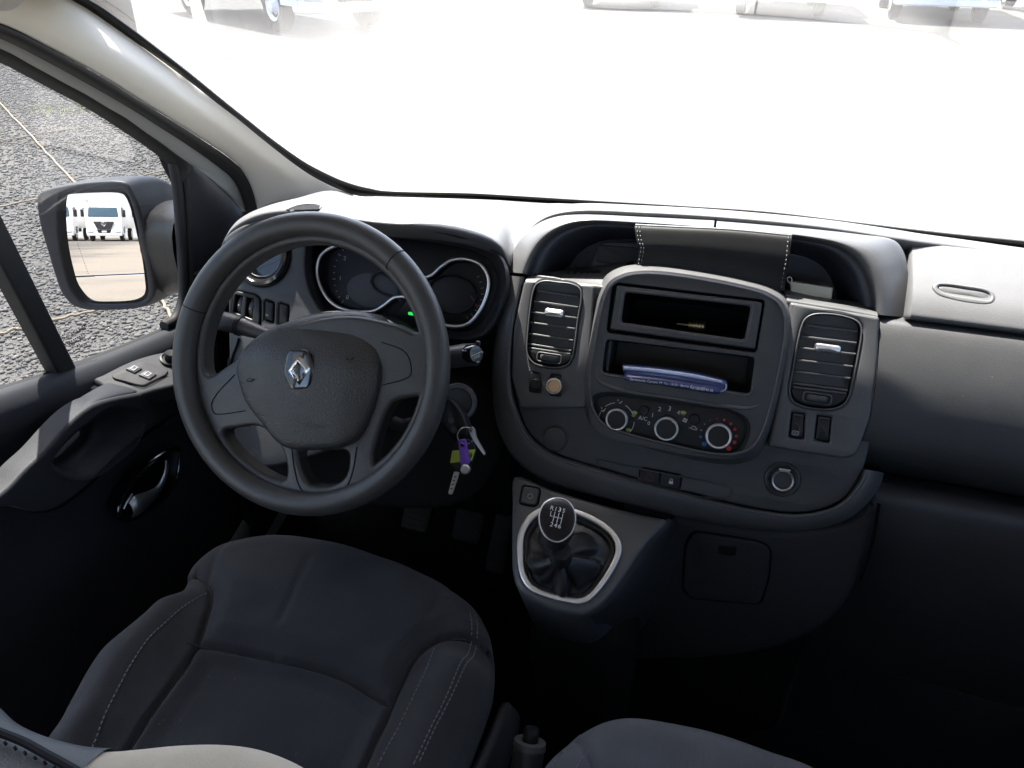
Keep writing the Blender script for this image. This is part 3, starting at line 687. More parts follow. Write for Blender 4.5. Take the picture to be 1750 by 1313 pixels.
# switch ledge
FS = Frame(onx(240, 642, -.752), (0, 1, 0), (.38, -.06, .92))
ledge = [(160, 646), (176, 638), (226, 614), (277, 600), (320, 596), (345, 600), (345, 650), (318, 655), (262, 668), (215, 682), (196, 678), (178, 660)]
plate('switch_ledge', FS, crom(FS.pxs(ledge), 3, True), z0=-.03, z1=-.001, bev=.006, mat='door_plastic', parent=door, nb=4)
swp = [(191, 643), (236, 621), (245, 619), (288, 634), (284, 641), (246, 660), (236, 659), (194, 648)]
plate('window_switch', FS, rpoly(FS.pxs(swp), .004), z0=-.003, z1=.002, bev=.001, mat='lower_plastic', parent=door)
for q in ([(214, 634), (227, 627), (243, 633), (230, 641)], [(236, 644), (249, 636), (268, 643), (255, 652)]):
    k = dome('rocker', FS, rpoly(FS.pxs(q), .0015), .0, .0045, .0015, .0008, 'grille_grey', door)
    c = np.mean(FS.pxs(q), 0)
    plate('window_symbol', FS, rpoly([(c[0] - .005, c[1] - .0034), (c[0] + .005, c[1] - .0034), (c[0] + .005, c[1] + .0034), (c[0] - .005, c[1] + .0034)], .0004), [rpoly([(c[0] - .0037, c[1] - .0022), (c[0] + .0037, c[1] - .0022), (c[0] + .0037, c[1] + .0022), (c[0] - .0037, c[1] + .0022)], .0003)], z0=.004, z1=.0058, bev=.0001, mat='dim_print', parent=door)
stroke('switch_seam', FS, FS.pxs([(200, 648), (236, 660), (246, 661), (286, 640)]), .0015, .0012, 'matt_black', door, n=3)
c = FS.px(291, 615)
lathe('mirror_control', FS, c, [(.0155, -.001), (.0155, .003), (.013, .004), (.012, .002), (.009, .002), (.009, .013), (.0075, .015), (.001, .0145)], 'black_plastic', door, 24)
# little pocket behind the switches and lower edge trim
box('grip_pocket', onx(176, 672, -.787), (.02, .03, .03), 'matt_black', door, .004)
# release handle in its leaf-shaped bowl
FH = Frame((-.767, .7, .45), (0, 1, 0), (1, 0, 0))
leaf = [(200, 872), (207, 850), (222, 825), (243, 800), (268, 780), (290, 768), (303, 766), (304, 790), (298, 822), (282, 846), (258, 868), (232, 884), (208, 890)]
lp = crom(FH.pxs(leaf), 4, True)
tube('release_bezel', [FH.p(a, b, .003) for a, b in lp], .0028, 'gloss_black', door, seg=8, closed=True, n=1)
tray('release_bowl', FH, lp, .002, -.03, .012, 'cluster_black', door)
hl = [(283, 786, .0015), (283, 800, .0025), (279, 816, .004), (270, 834, .006), (257, 847, .010), (243, 857, .0145), (229, 865, .017), (221, 871, .013)]
rowsH = []
for k, (u, v, wv) in enumerate(hl):
    p = FH.P(u, v, .006 - .001 * k); q = FH.P(*hl[min(k + 1, len(hl) - 1)][:2], .006) - FH.P(*hl[max(k - 1, 0)][:2], .006); q /= np.linalg.norm(q); s_ = np.cross(q, FH.n)
    rowsH.append([p - s_ * wv, p - s_ * wv * .5 + FH.n * wv * .35, p + FH.n * wv * .45, p + s_ * wv * .5 + FH.n * wv * .35, p + s_ * wv])
loft('release_lever', rowsH, 'satin_chrome', door, nu=4, nv=5, thick=.003)
tube('lever_edge', [FH.P(u, v, .004) for u, v in [(211, 870), (217, 857), (226, 844)]], .0018, 'satin_chrome', door, seg=6)
# etched maker's marks low on the glass
FGl = Frame((-.834, .7, .6), (0, 1, 0), (1, 0, 0))
m0 = FGl.px(130, 582)
text('glass_mark', 'DURACLEAR', FGl, (m0[0], m0[1] + .012), 0, .009, 'cluster_black', door, rot=.05)
o_ = []
for k, (dx, ww) in enumerate(((0, .040), (.004, .034), (-.004, .026), (.006, .03))):
    for j in range(int(ww / .004)): o_.append((FGl, m0[0] - ww / 2 + j * .004 + dx, m0[1] + .003 - k * .0055, 0, .0024, .0018, .0003, 0))
joined('glass_print', o_, 'cluster_black', door)

# ------------------------------------------------------------------ wing mirror
Mc = CAM + (np.array([-.955, 1.0, .745]) - CAM) * 1.05
dh = ray(178, 413); dh = dh / np.linalg.norm(dh); rh = np.array([-.148, -1, -.0197]); rh /= np.linalg.norm(rh)
FM = Frame(Mc, (1, 0, 0), rh - dh)
mir = thing('wing_mirror', 'dark driver\'s side wing mirror reflecting white trucks', 'mirror', (-.84, 1.03, .72), kind='thing')
ho = [(65, 340), (68, 332), (76, 326), (106, 318), (151, 311), (209, 309), (222, 315), (229, 328), (241, 355), (252, 400), (260, 440), (267, 481), (268, 498), (263, 510), (246, 524), (201, 529), (151, 529), (126, 521), (108, 501), (96, 470), (84, 430), (70, 381)]
gi = [(108, 340), (111, 334), (119, 331), (161, 328), (201, 328), (212, 331), (218, 338), (226, 358), (236, 400), (245, 441), (250, 480), (251, 494), (248, 504), (240, 510), (226, 514), (190, 516), (156, 515), (146, 511), (138, 504), (126, 487), (118, 462), (110, 425), (106, 381)]
h2 = crom(FM.pxs(ho), 3, True); g2 = crom(FM.pxs(gi, -.012), 3, True); h2 = ccw(h2); g2 = ccw(g2)
hc = np.mean(h2, 0)
rows = []
for dpt, sc, sx in ((.0, 1.0, 0), (-.02, 1.02, .002), (-.06, 1.02, .008), (-.10, .97, .018), (-.135, .82, .030), (-.15, .5, .035), (-.155, .05, .035)):
    rows.append([FM.p(hc[0] + (q[0] - hc[0]) * sc + sx, hc[1] + (q[1] - hc[1]) * sc, dpt) for q in h2])
loft('housing', rows, 'navy_paint', mir, nu=1, nv=4, closed=True)
plate('housing_rim', FM, h2, [ccw(crom(FM.pxs([(u + (u - 176) * .05, v + (v - 420) * .05) for u, v in gi], 0), 3, True))], z0=-.004, z1=.006, bev=.005, mat='navy_paint', parent=mir)
tray('rim_well', FM, crom(FM.pxs([(u + (u - 176) * .05, v + (v - 420) * .05) for u, v in gi], 0), 3, True), .002, -.016, .001, 'black_plastic', mir)
# the glass is split by a thin seam: main mirror above, wide-angle strip below
sa = FM.px(100, 474, -.012); sb = FM.px(262, 467, -.012)
def side(q): return (sb[0] - sa[0]) * (q[1] - sa[1]) - (sb[1] - sa[1]) * (q[0] - sa[0])
def clip(P, sg):
    out = []
    for i in range(len(P)):
        a, b = P[i - 1], P[i]; fa, fb = side(a) * sg, side(b) * sg
        if fa * fb < 0: t = fa / (fa - fb); out.append(a + (b - a) * t)
        if fb >= 0: out.append(b)
    return np.array(out)
up_ = clip(g2, 1); lo_ = clip(g2, -1)
plate('mirror_glass', FM, inset(ccw(up_), .0008), z0=-.014, z1=-.010, bev=.0006, mat='mirror', parent=mir, nb=1)
FM2 = Frame(FM.p(0, 0, 0), FM.x, FM.n - .05 * FM.y)
plate('wide_angle_glass', FM, inset(ccw(lo_), .0008), z0=-.014, z1=-.010, bev=.0006, mat='mirror', parent=mir, nb=1)
dots = []
for k in range(14):
    q = FM.px(131 + k * 1.5, 412 + k * 4.3, -.0095); dots.append((FM, q[0], q[1], -.0098, .0012, .0012, .0002, 0))
joined('mirror_mark', dots, 'cluster_black', mir)
pa = FM.p(hc[0] + .085, hc[1] - .015, -.075)
loft('mirror_arm', [[pa + np.array([dx, dy, dz]) for dx, dy, dz in ((0, -.05, .07), (0, .06, .07), (0, .06, -.075), (0, -.05, -.075))],
                    [np.array([-.845 + dx, 1.08 + dy, .72 + dz]) for dx, dy, dz in ((0.01, -.035, .055), (.01, .06, .055), (.01, .06, -.06), (.01, -.035, -.06))]], 'black_plastic', mir, nu=5, nv=4, closed=True)

# ------------------------------------------------------------------ passenger side wall and door (dark, mostly outside the picture)
pd = part('passenger_door', (.8, .6, .05), van, 'dark passenger door beyond the glovebox')
box('door_card', (.80, .55, .38), (.06, 1.3, .68), 'door_plastic', pd, .02)
loft('window_glass', [[(.79, 1.05, .70), (.79, .6, .72), (.79, .1, .75)], [(.78, .95, .92), (.78, .6, 1.2), (.78, .1, 1.3)]], 'light_cut_glass', pd, nu=4, nv=3)
loft('window_frame', [[(.79, 1.12, .82), (.77, .93, .98), (.76, .6, 1.23), (.76, .1, 1.30)], [(.80, 1.15, .9), (.80, .95, 1.2), (.80, .6, 1.36), (.80, .1, 1.38)]], 'rubber', pd, thick=.02)

# ------------------------------------------------------------------ dashboard
dash = thing('dashboard', 'dark grey van dashboard with arched centre cubby, vents, radio slot and heater controls', 'dashboard', (0, 1.05, .05))
def FPs(pts, off=0.0): return FP.pxs(pts, off)
def sm(pts, off=0.0, n=4): return crom(FPs(pts, off), n, True)
# top pad: windscreen base -> swelling -> front lip
lip = [((381, 418), .0), ((395, 394), .0), ((436, 370), .01), ((500, 361), .03), ((560, 368), .045), ((638, 380), .05), ((777, 393), .05), ((850, 417), .035), ((871, 442), -.006), ((884, 425), -.045), ((906, 392), -.045), ((936, 371), -.045), ((985, 361), -.045), ((1100, 364), -.045), ((1222, 371), -.045), ((1400, 388), -.045), ((1530, 408), -.045), ((1560, 413), -.05), ((1650, 425), -.072), ((1750, 439), -.074)]
bk = [(430, 366), (470, 345), (520, 336), (574, 322), (614, 335), (660, 336), (780, 338), (850, 340), (885, 342), (915, 344), (940, 346), (960, 347), (1001, 350), (1100, 355), (1222, 362), (1400, 378), (1530, 394), (1560, 399), (1650, 412), (1750, 427)]
R_l = [FP.P(u, v, o) for (u, v), o in lip]
R_b = []
for k, (u, v) in enumerate(bk):
    p = WS(u, v + 2, -.01); R_b.append(p)
R_b[0] = onx(432, 366, -.755); R_b[1] = onx(472, 346, -.73); R_b[2] = onx(522, 338, -.69); R_b[3] = WS(574, 326, -.01)
def mixr(t, h):
    out = []
    for a, b in zip(R_b, R_l): p = a + (b - a) * t; out.append(p + np.array([0, 0, h]))
    return out
R_far = [p + np.array([0, .06, -.03]) for p in R_b]
R_d = [p + FP.n * -.004 + np.array([0, .002, -.010]) for p in R_l]; R_e = [p + FP.n * -.02 + np.array([0, 0, -.016]) for p in R_l]
extr = lambda R: R + [R[-1] + np.array([.16, -.006, -.002]), R[-1] + np.array([.32, -.03, -.006])]
loft('dash_pad', [extr(q) for q in (R_far, R_b, mixr(.45, .006), mixr(.78, .009), mixr(.92, .0065), R_l, R_d, R_e)], 'dash_plastic', dash, nu=5, nv=5)
# demister slot at the left top corner
from mathutils.bvhtree import BVHTree
_pad = bpy.data.objects['dash_pad']
_bv = BVHTree.FromPolygons([v.co[:] for v in _pad.data.vertices], [p.vertices[:] for p in _pad.data.polygons])
def on_pad(u, v, up=.001):
    q = Vector(ray(u, v)).normalized(); h = _bv.ray_cast(Vector(CAM), q)
    return np.array(h[0]) - np.array(q) * up if h[0] is not None else onz(u, v, .85)
finish('demister_slot', [on_pad(u, v, .012) for u, v in [(489, 359), (505, 353), (520, 350.5), (534, 350), (547, 352), (545, 357.5), (520, 358.5)]], [tuple(range(7))], 'matt_black', dash, smooth=0)
tube('demister_lip', [on_pad(u, v, .005) for u, v in [(489, 359.5), (505, 353), (520, 350), (534, 349.5), (547.5, 352), (545, 358)]], .0015, 'dash_plastic', dash, seg=6)
sl_ = [onz(u, v, .852) for u, v in [(498, 357), (515, 351), (545, 349), (560, 352), (540, 356), (515, 358)]]
# left fascia
fasc = [(381, 420), (398, 398), (440, 378), (500, 368), (528, 372), (528, 408), (527, 472), (543, 517), (566, 540), (620, 566), (640, 600), (640, 720), (560, 770), (420, 790), (398, 650), (394, 560), (393, 500), (384, 450)]
vc = FP.px(452, 437)
swh = [(404, 502), (409, 498), (440, 504), (449, 512), (449, 546), (446, 566), (404, 552), (400, 538)]
b1 = [(456, 516), (459, 513), (472, 518), (471, 552), (455, 547)]; b2 = [(480, 521), (483, 518), (497, 523), (495, 560), (479, 555)]
plate('instrument_fascia', FP, sm(fasc), [circ(vc[0], vc[1], .046, 40), rpoly(FPs(swh), .004), rpoly(FPs(b1), .002), rpoly(FPs(b2), .002)], z0=-.06, z1=.006, bev=.004, mat='centre_plastic', parent=dash)
# round vent
v_ = lathe('round_vent', FP, vc, [(.046, -.01), (.0465, .008), (.044, .013), (.040, .014), (.036, .010), (.033, .0), (.031, -.004)], 'gloss_black', dash, 48)
lathe('vent_ring', FP, vc, [(.0335, -.006), (.0335, .006), (.0318, .0085), (.030, .006), (.0295, -.008)], 'chrome', v_, 48)
lathe('vent_throat', FP, vc, [(.030, -.004), (.028, -.035), (.001, -.036)], 'matt_black', v_, 32)
FV = Frame(FP.p(vc[0], vc[1], .0), FP.x + .52 * FP.y, FP.n)
for k, yy in enumerate((-.014, 0, .014)):
    L = math.sqrt(.029 ** 2 - yy ** 2); box('slat', FV.p(0, yy, -.012), (2 * L, .0022, .016), 'black_plastic', v_, .0008, fr=FV)
box('adjuster_tab', FV.p(.0, .0, .001), (.036, .005, .010), 'grille_grey', v_, .002, fr=FV)
# light-range thumbwheels and two push buttons
sp = plate('switch_panel', FP, rpoly(FPs(swh), .004), [rpoly(FPs([(408, 505), (420, 507), (416, 538), (404, 534)]), .001), rpoly(FPs([(427, 509), (439, 512), (436, 546), (424, 541)]), .001)], z0=-.004, z1=.008, bev=.002, mat='black_plastic', parent=dash)
for c in ((412, 522), (431, 528)):
    a, b = FP.px(*c, .0); f = Frame(FP.p(a, b, -.012), FP.y, FP.x); lathe('thumbwheel', f, (0, 0), [(.001, -.0038), (.016, -.0038), (.017, -.0025), (.017, .0025), (.016, .0038), (.001, .0038)], 'trim_plastic', sp, 24)
    joined('wheel_mark', [(FP, a, b, .0055, .0016, .0028, .0004, 0)], 'white_print', sp, None)
for q, s in ((b1, 1), (b2, 0)):
    k = dome('push_button', FP, rpoly(inset(ccw(FPs(q)), .0012), .0015), -.006, .006, .0015, .0008, 'black_plastic', dash)
    if s: c = np.mean(FPs(q), 0); text('button_symbol', 'N', FP, (c[0] - .001, c[1] - .009), .0069, .0055, 'white_print', k)
# knee panel under the fascia
FKp = Frame((-.4, .893, .6), (1, 0, 0), tilt(12))
plate('knee_panel', FKp, crom(FKp.pxs([(394, 590), (560, 600), (760, 640), (835, 660), (860, 760), (800, 860), (640, 870), (470, 850), (400, 740)]), 4, True), z0=-.03, z1=.0, bev=.012, mat='dark_shell', parent=dash)  # dark material stands for shade behind the wheel
tube('knee_seam', [FP.P(u, v, .008) for u, v in [(408, 578), (404, 592), (396, 614), (394, 640)]], .0016, 'matt_black', dash, seg=6)

# instrument cluster: bowl, face, dials
bo = [(524, 398), (523, 430), (526, 474), (541, 518), (566, 543), (620, 566), (700, 572), (767, 578), (800, 580), (828, 570), (853, 532), (866, 478), (858, 446), (838, 424), (777, 403), (700, 391), (638, 386), (575, 384)]
tp = lambda u, v: .045 if v < 410 else (.012 if v > 500 else .028)
rowa = [FP.P(u, v, tp(u, v)) for u, v in bo]
bi = [(536, 408), (535, 436), (538, 474), (553, 511), (578, 533), (622, 551), (700, 560), (764, 566), (796, 567), (818, 556), (840, 520), (850, 478), (842, 453), (822, 435), (770, 420), (700, 410), (640, 404), (580, 402)]
rowb = [FP.P(u, v, -.006) for u, v in bi]
rowm = [a * .45 + b * .55 + FP.n * -.004 for a, b in zip(rowa, rowb)]
cl = loft('cluster_hood', [[a + FP.n * -.01 - (FP.P(690, 480) - a) * .012 for a in rowa], rowa, rowm, rowb], 'door_plastic', dash, nu=5, nv=5, closed=True)
plate('cluster_face', FP, crom(FP.pxs(bi, -.006), 4, True), z0=-.03, z1=-.008, bev=.001, mat='cluster_black', parent=cl)
pea = [(598, 417), (568, 422), (547, 438), (541, 463), (547, 489), (565, 516), (588, 529), (618, 533), (641, 531), (658, 521), (674, 509), (694, 508), (712, 516), (738, 545), (765, 557), (797, 555), (817, 536), (832, 504), (835, 476), (822, 453), (797, 443), (772, 445), (753, 457), (737, 471), (716, 474), (694, 459), (672, 436), (636, 420)]
pp_ = crom(FP.pxs(pea, .004), 4, True)
tube('dial_surround', [FP.p(q[0], q[1], .004) for q in pp_], .0026, 'satin_chrome', cl, seg=10, closed=True, n=1)
loft('dial_wall', [[FP.p(q[0], q[1], .003) for q in pp_], [FP.p(q[0], q[1], -.007) for q in inset(ccw(pp_), .004)][::1]], 'cluster_black', cl, nu=1, nv=1, closed=True) if area(pp_) > 0 else loft('dial_wall', [[FP.p(q[0], q[1], .003) for q in pp_[::-1]], [FP.p(q[0], q[1], -.007) for q in inset(ccw(pp_), .004)]], 'cluster_black', cl, nu=1, nv=1, closed=True)
dc1 = FP.px(632, 472, -.007); dc2 = FP.px(778, 500, -.007)
plate('dial', FP, circ(dc1[0], dc1[1], .066, 48), z0=-.012, z1=-.0072, bev=.0004, mat='dial_face', parent=cl)
dome('dial_centre', FP, circ(dc1[0] + .006, dc1[1] - .020, .040, 36, .62), -.0074, -.0068, .0002, .0006, 'dial_inner', cl)
tube('dial_ring', [FP.p(a, b, -.004) for a, b in circ(FP.px(672, 484)[0], FP.px(672, 484)[1], .036, 40, .52)], .004, 'dial_inner', cl, seg=8, closed=True, n=1, flat=.5)
tube('dial_ring', [FP.p(a, b, -.004) for a, b in circ(dc2[0] - .004, dc2[1] - .004, .036, 40, .75)], .003, 'dial_face', cl, seg=8, closed=True, n=1, flat=.5)
tk = []
for k in range(29):
    a = math.radians(228 - k * 9.2); tk.append((FP, dc1[0] + .057 * math.cos(a), dc1[1] + .057 * math.sin(a), -.007, .005 if k % 4 == 0 else .003, .0009, .0004, a))
for k in range(9):
    a = math.radians(40 - k * 12); tk.append((FP, dc2[0] + .040 * math.cos(a), dc2[1] + .040 * math.sin(a), -.007, .004, .0009, .0004, a))
joined('dial_tick', tk, 'dim_print', cl)
for k, s in enumerate('01234567'):
    a = math.radians(228 - k * 36.8); text('dial_number', s, FP, (dc1[0] + .047 * math.cos(a), dc1[1] + .047 * math.sin(a)), -.007, .0085, 'dim_print', cl)
q = FP.px(809, 516); box('needle', FP.p(q[0], q[1], -.005), (.020, .0013, .001), 'needle_red', cl, rot=np.stack([FP.x * .62 - FP.y * .78, FP.x * .78 + FP.y * .62, FP.n], 1))
q = FP.px(706, 537); dome('indicator_lamp', FP, rpoly([(q[0] - .010, q[1] - .0022), (q[0] + .010, q[1] - .0022), (q[0] + .010, q[1] + .0022), (q[0] - .010, q[1] + .0022)], .002), -.008, -.005, .0005, .0002, 'green_lamp', cl)

# steering column shroud with ignition lock
def ringpts(c, hw, hh, n=16): return [c + FW.x * hw * math.copysign(abs(math.cos(a)) ** .55, math.cos(a)) + FW.y * hh * math.copysign(abs(math.sin(a)) ** .55, math.sin(a)) for a in np.linspace(0, 2 * math.pi, n, endpoint=False)]
sh0 = FW.p(0.0, -.005, -.045)
loft('column_shroud', [ringpts(sh0 + FW.n * .012, .035, .035), ringpts(sh0, .066, .062), ringpts(sh0 - FW.n * .03, .072, .070), ringpts(sh0 - FW.n * .10, .078, .080) , ringpts(sh0 - FW.n * .20 , .085, .085)], 'lower_plastic', dash, nu=3, nv=4, closed=True, caps=False)
tube('adjust_lever', [FW.P(u, v, -.09) for u, v in [(672, 722), (690, 728), (712, 722)]], .009, 'lower_plastic', dash)

# centre: lower face, horseshoe surround, vent panels
lowf = [(897, 476), (881, 560), (876, 640), (884, 690), (905, 740), (945, 772), (1035, 802), (1150, 834), (1290, 868), (1370, 876), (1430, 860), (1465, 822), (1484, 770), (1496, 640), (1503, 542), (1350, 515), (1020, 487)]
sk = FP.px(1337, 820)
hzp = [(1093, 802), (1098, 799), (1162, 811), (1166, 815), (1162, 836), (1156, 839), (1096, 823), (1092, 818)]
cs_ = FP.px(917, 654); cl_ = FP.px(947, 657)
sq1 = [(909, 634), (927, 637), (927, 672), (906, 669)]; sq2 = [(943, 637), (962, 640), (961, 678), (940, 675)]
tag0 = plate('centre_panel', FP, sm(lowf), [circ(sk[0], sk[1], .021, 32), rpoly(FPs(hzp), .003), rpoly(FPs([(1060, 500), (1300, 525), (1290, 590), (1280, 670), (1180, 690), (1040, 640), (1048, 560)]), .004)], z0=-.03, z1=.0, bev=.002, mat='centre_plastic', parent=dash)
so_ = [(861, 470), (848, 560), (841, 640), (845, 705), (862, 758), (892, 797), (940, 825), (1020, 848), (1150, 880), (1290, 905), (1385, 906), (1455, 884), (1500, 838), (1511, 808)]
si_ = [(897, 474), (880, 560), (875, 640), (883, 692), (904, 741), (944, 774), (1000, 793), (1040, 805), (1150, 836), (1290, 870), (1371, 878), (1432, 862), (1467, 824), (1476, 802)]
Ra = [FP.P(u, v, -.001) for u, v in si_]; Rb = [FP.P(u, v, .008) for u, v in [(a + (c - a) * .15, b + (d - b) * .15) for (a, b), (c, d) in zip(si_, so_)]]
Rc = [FP.P(u, v, .004) for u, v in [(a + (c - a) * .6, b + (d - b) * .6) for (a, b), (c, d) in zip(si_, so_)]]; Rd = [FP.P(u, v, -.014) for u, v in so_]
Re = [p - FP.n * .03 + (p - FP.P(1170, 620)) * .01 for p in Rd]; Rf = [p - FP.n * .05 for p in Re]
loft('console_surround', [Ra, Rb, Rc, Rd, Re, Rf], 'trim_plastic', dash, nu=6, nv=4)
tube('surround_edge', Rb[3:], .0018, 'trim_plastic', dash, seg=8)
# vents
def vent(name, outline, slats, tabc, tabw, blk, wheel):
    ol = crom(FP.pxs(outline, .012), 4, True)
    v = plate(name, FP, inset(ccw(ol), -.0022), [ol], z0=.006, z1=.0128, bev=.001, mat='trim_plastic', parent=dash)
    tray('vent_throat', FP, ol, .0125, -.05, .004, 'matt_black', v)
    for (a, b) in slats:
        A = FP.P(*a, .010); B = FP.P(*b, .010); d = B - A; L = np.linalg.norm(d); d = d / L; n_ = FP.n - d * (FP.n @ d); n_ /= np.linalg.norm(n_); t_ = np.cross(n_, d)
        n2 = n_ + t_ * .04; n2 /= np.linalg.norm(n2); t2 = np.cross(n2, d)
        box('slat', (A + B) / 2 - n2 * .008, (L - .001, .0024, .016), 'trim_plastic', v, .0005, rot=np.stack([d, t2, n2], 1))
    for k in range(4):
        A = np.array(slats[0][0]) * (1 - (k + 1) / 5) + np.array(slats[0][1]) * (k + 1) / 5; B = np.array(slats[-1][0]) * (1 - (k + 1) / 5) + np.array(slats[-1][1]) * (k + 1) / 5
        P1, P2 = FP.P(*A, -.016), FP.P(*B, -.016); d = P2 - P1; L = np.linalg.norm(d); d /= L
        box('rear_slat', (P1 + P2) / 2, (.0012, L, .014), 'black_plastic', v, 0, rot=np.stack([np.cross(d, FP.n), d, FP.n], 1))
    a, b = FP.px(*tabc, .014)
    dome('adjuster_tab', FP, rpoly([(a - tabw / 2, b - .0045 - .001), (a + tabw / 2, b - .0045 - .001), (a + tabw / 2, b + .0045), (a - tabw / 2, b + .0045)], .0042), .004, .016, .003, .001, 'satin_chrome', v)
    plate('vent_base', FP, crom(FP.pxs(blk, .010), 3, True), z0=-.01, z1=.010, bev=.002, mat='black_plastic', parent=v)
    a, b = FP.px(*wheel, .012)
    f = Frame(FP.p(a, b, .004), FP.x, FP.y); lathe('thumbwheel', f, (0, 0), [(.001, -.0035), (.013, -.0035), (.014, -.002), (.014, .002), (.013, .0035), (.001, .0035)], 'grille_grey', v, 28)
    tube('wheel_recess', [FP.p(a + x, b + y, .0105) for x, y in rpoly([(-.0165, -.006), (.0165, -.006), (.0165, .006), (-.0165, .006)], .004)], .0008, 'trim_plastic', v, seg=6, closed=True, n=1)
vL = [(907, 531), (912, 500), (918, 487), (930, 482), (952, 484), (976, 487), (989, 494), (992, 507), (986, 545), (980, 593), (976, 611), (969, 622), (955, 627), (930, 625), (912, 619), (903, 606), (902, 590), (904, 560)]
vR = [(1366, 580), (1371, 560), (1377, 547), (1388, 540), (1409, 538), (1441, 542), (1463, 550), (1470, 560), (1470, 575), (1465, 605), (1455, 655), (1448, 680), (1438, 692), (1420, 698), (1395, 697), (1369, 692), (1354, 682), (1351, 667), (1356, 635)]
cropL = lambda pts: [((840 + a / 3.723, 330 + b / 3.723), (840 + c / 3.723, 330 + d / 3.723)) for a, b, c, d in pts]
cropR = lambda pts: [((1280 + a / 3.723, 330 + b / 3.723), (1280 + c / 3.723, 330 + d / 3.723)) for a, b, c, d in pts]
vent_holes = {}
plateL = [(899, 480), (1018, 488), (1010, 600), (1004, 697), (892, 697), (877, 645), (881, 560)]
plateR = [(1349, 517), (1500, 542), (1496, 640), (1482, 720), (1462, 776), (1440, 782), (1311, 762), (1332, 660)]
bR1 = [(1352, 703), (1374, 706), (1372, 749), (1347, 745)]; bR2 = [(1395, 708), (1419, 712), (1415, 755), (1390, 750)]
plate('vent_panel', FP, rpoly(FPs(plateL), .006), [inset(ccw(crom(FP.pxs(vL, .012), 4, True)), -.002), rpoly(inset(ccw(FPs(sq1)), .0012), .002), rpoly(inset(ccw(FPs(sq2)), .0012), .002)], z0=-.02, z1=.010, bev=.003, mat='trim_plastic', parent=dash)
plate('vent_panel', FP, rpoly(FPs(plateR), [.004, .004, .004, .01, .01, .004, .004, .004]), [inset(ccw(crom(FP.pxs(vR, .012), 4, True)), -.002), rpoly(FPs(bR1), .0015), rpoly(FPs(bR2), .0015)], z0=-.02, z1=.012, bev=.004, mat='trim_plastic', parent=dash)
vent('air_vent', vL, cropL([(290, 622, 556, 660), (265, 687, 553, 728), (250, 757, 545, 797), (243, 823, 533, 865), (235, 894, 522, 940), (232, 960, 510, 1005), (232, 985, 505, 1026)]), (947, 534), .026, [(902, 598), (940, 602), (977, 607), (974, 617), (966, 622), (955, 625), (930, 623), (914, 617), (905, 607)], (938, 612))
vent('air_vent', vR, cropR([(355, 841, 690, 880), (330, 912, 688, 955), (318, 985, 684, 1026), (303, 1062, 665, 1105), (290, 1137, 648, 1180), (280, 1210, 632, 1256), (276, 1234, 624, 1275)]), (1415, 595), .030, [(1352, 664), (1400, 668), (1450, 674), (1446, 682), (1437, 690), (1420, 696), (1395, 695), (1370, 690), (1357, 681)], (1397, 681))
# ledges on top of the vent panels
def ledge(front, backp, o1=-.045):
    A = [FP.P(u, v, .008) for u, v in front]; B = [FP.P(u, v, o1) for u, v in backp]
    loft('ledge', [[p - FP.n * .004 - FP.y * .012 for p in A], A, [p + FP.y * .004 - FP.n * .006 for p in A], B, [p - FP.n * .05 for p in B]], 'trim_plastic', dash, nu=4, nv=4)
ledge([(898, 481), (930, 482), (985, 486), (1036, 491)], [(908, 464), (940, 464), (985, 459), (1075, 448)])
ledge([(1344, 514), (1400, 523), (1450, 531), (1500, 541)], [(1335, 492), (1400, 507), (1450, 514), (1497, 524)])
g_ = [FP.P(u, v, -.02) for u, v in [(965, 460), (982, 461), (1000, 463), (1026, 465)]]
tube('ledge_slot', g_, .0018, 'matt_black', dash, seg=6)
for t in (972, 983, 994, 1005, 1016):
    p = FP.P(t, 461 + (t - 965) * .08, -.02); box('ledge_notch', p, (.0016, .012, .003), 'matt_black', dash, 0, fr=FP)
# little switches left
f_ = dome('blank_switch', FP, rpoly(inset(ccw(FPs(sq1)), .0002), .002), -.006, .0105, .002, .0, 'black_plastic', dash)
lathe('switch_knob', FP, FP.px(915, 657, .016), [(.0085, .006), (.0085, .016), (.0075, .019), (.006, .020), (.0055, .0185), (.001, .0185)], 'black_plastic', f_, 28)
f_ = dome('blank_switch', FP, rpoly(inset(ccw(FPs(sq2)), .0002), .002), -.006, .0105, .002, .0, 'black_plastic', dash)
cc = FP.px(947, 660, .020)
lathe('lighter_ring', FP, cc, [(.0105, .006), (.0118, .018), (.0115, .021), (.0105, .0225), (.0088, .0225), (.0085, .020)], 'chrome', f_, 32)
lathe('lighter_cap', FP, cc, [(.0088, .016), (.0088, .0205), (.0075, .022), (.001, .0222)], 'orange_cap', f_, 32)
rb = FP.px(949, 749)
lathe('round_blank', FP, rb, [(.0185, -.001), (.0185, .0012), (.0172, .0018), (.0165, .0004), (.0155, .0002), (.0148, .0016), (.013, .0022), (.001, .0026)], 'centre_plastic', dash, 40)
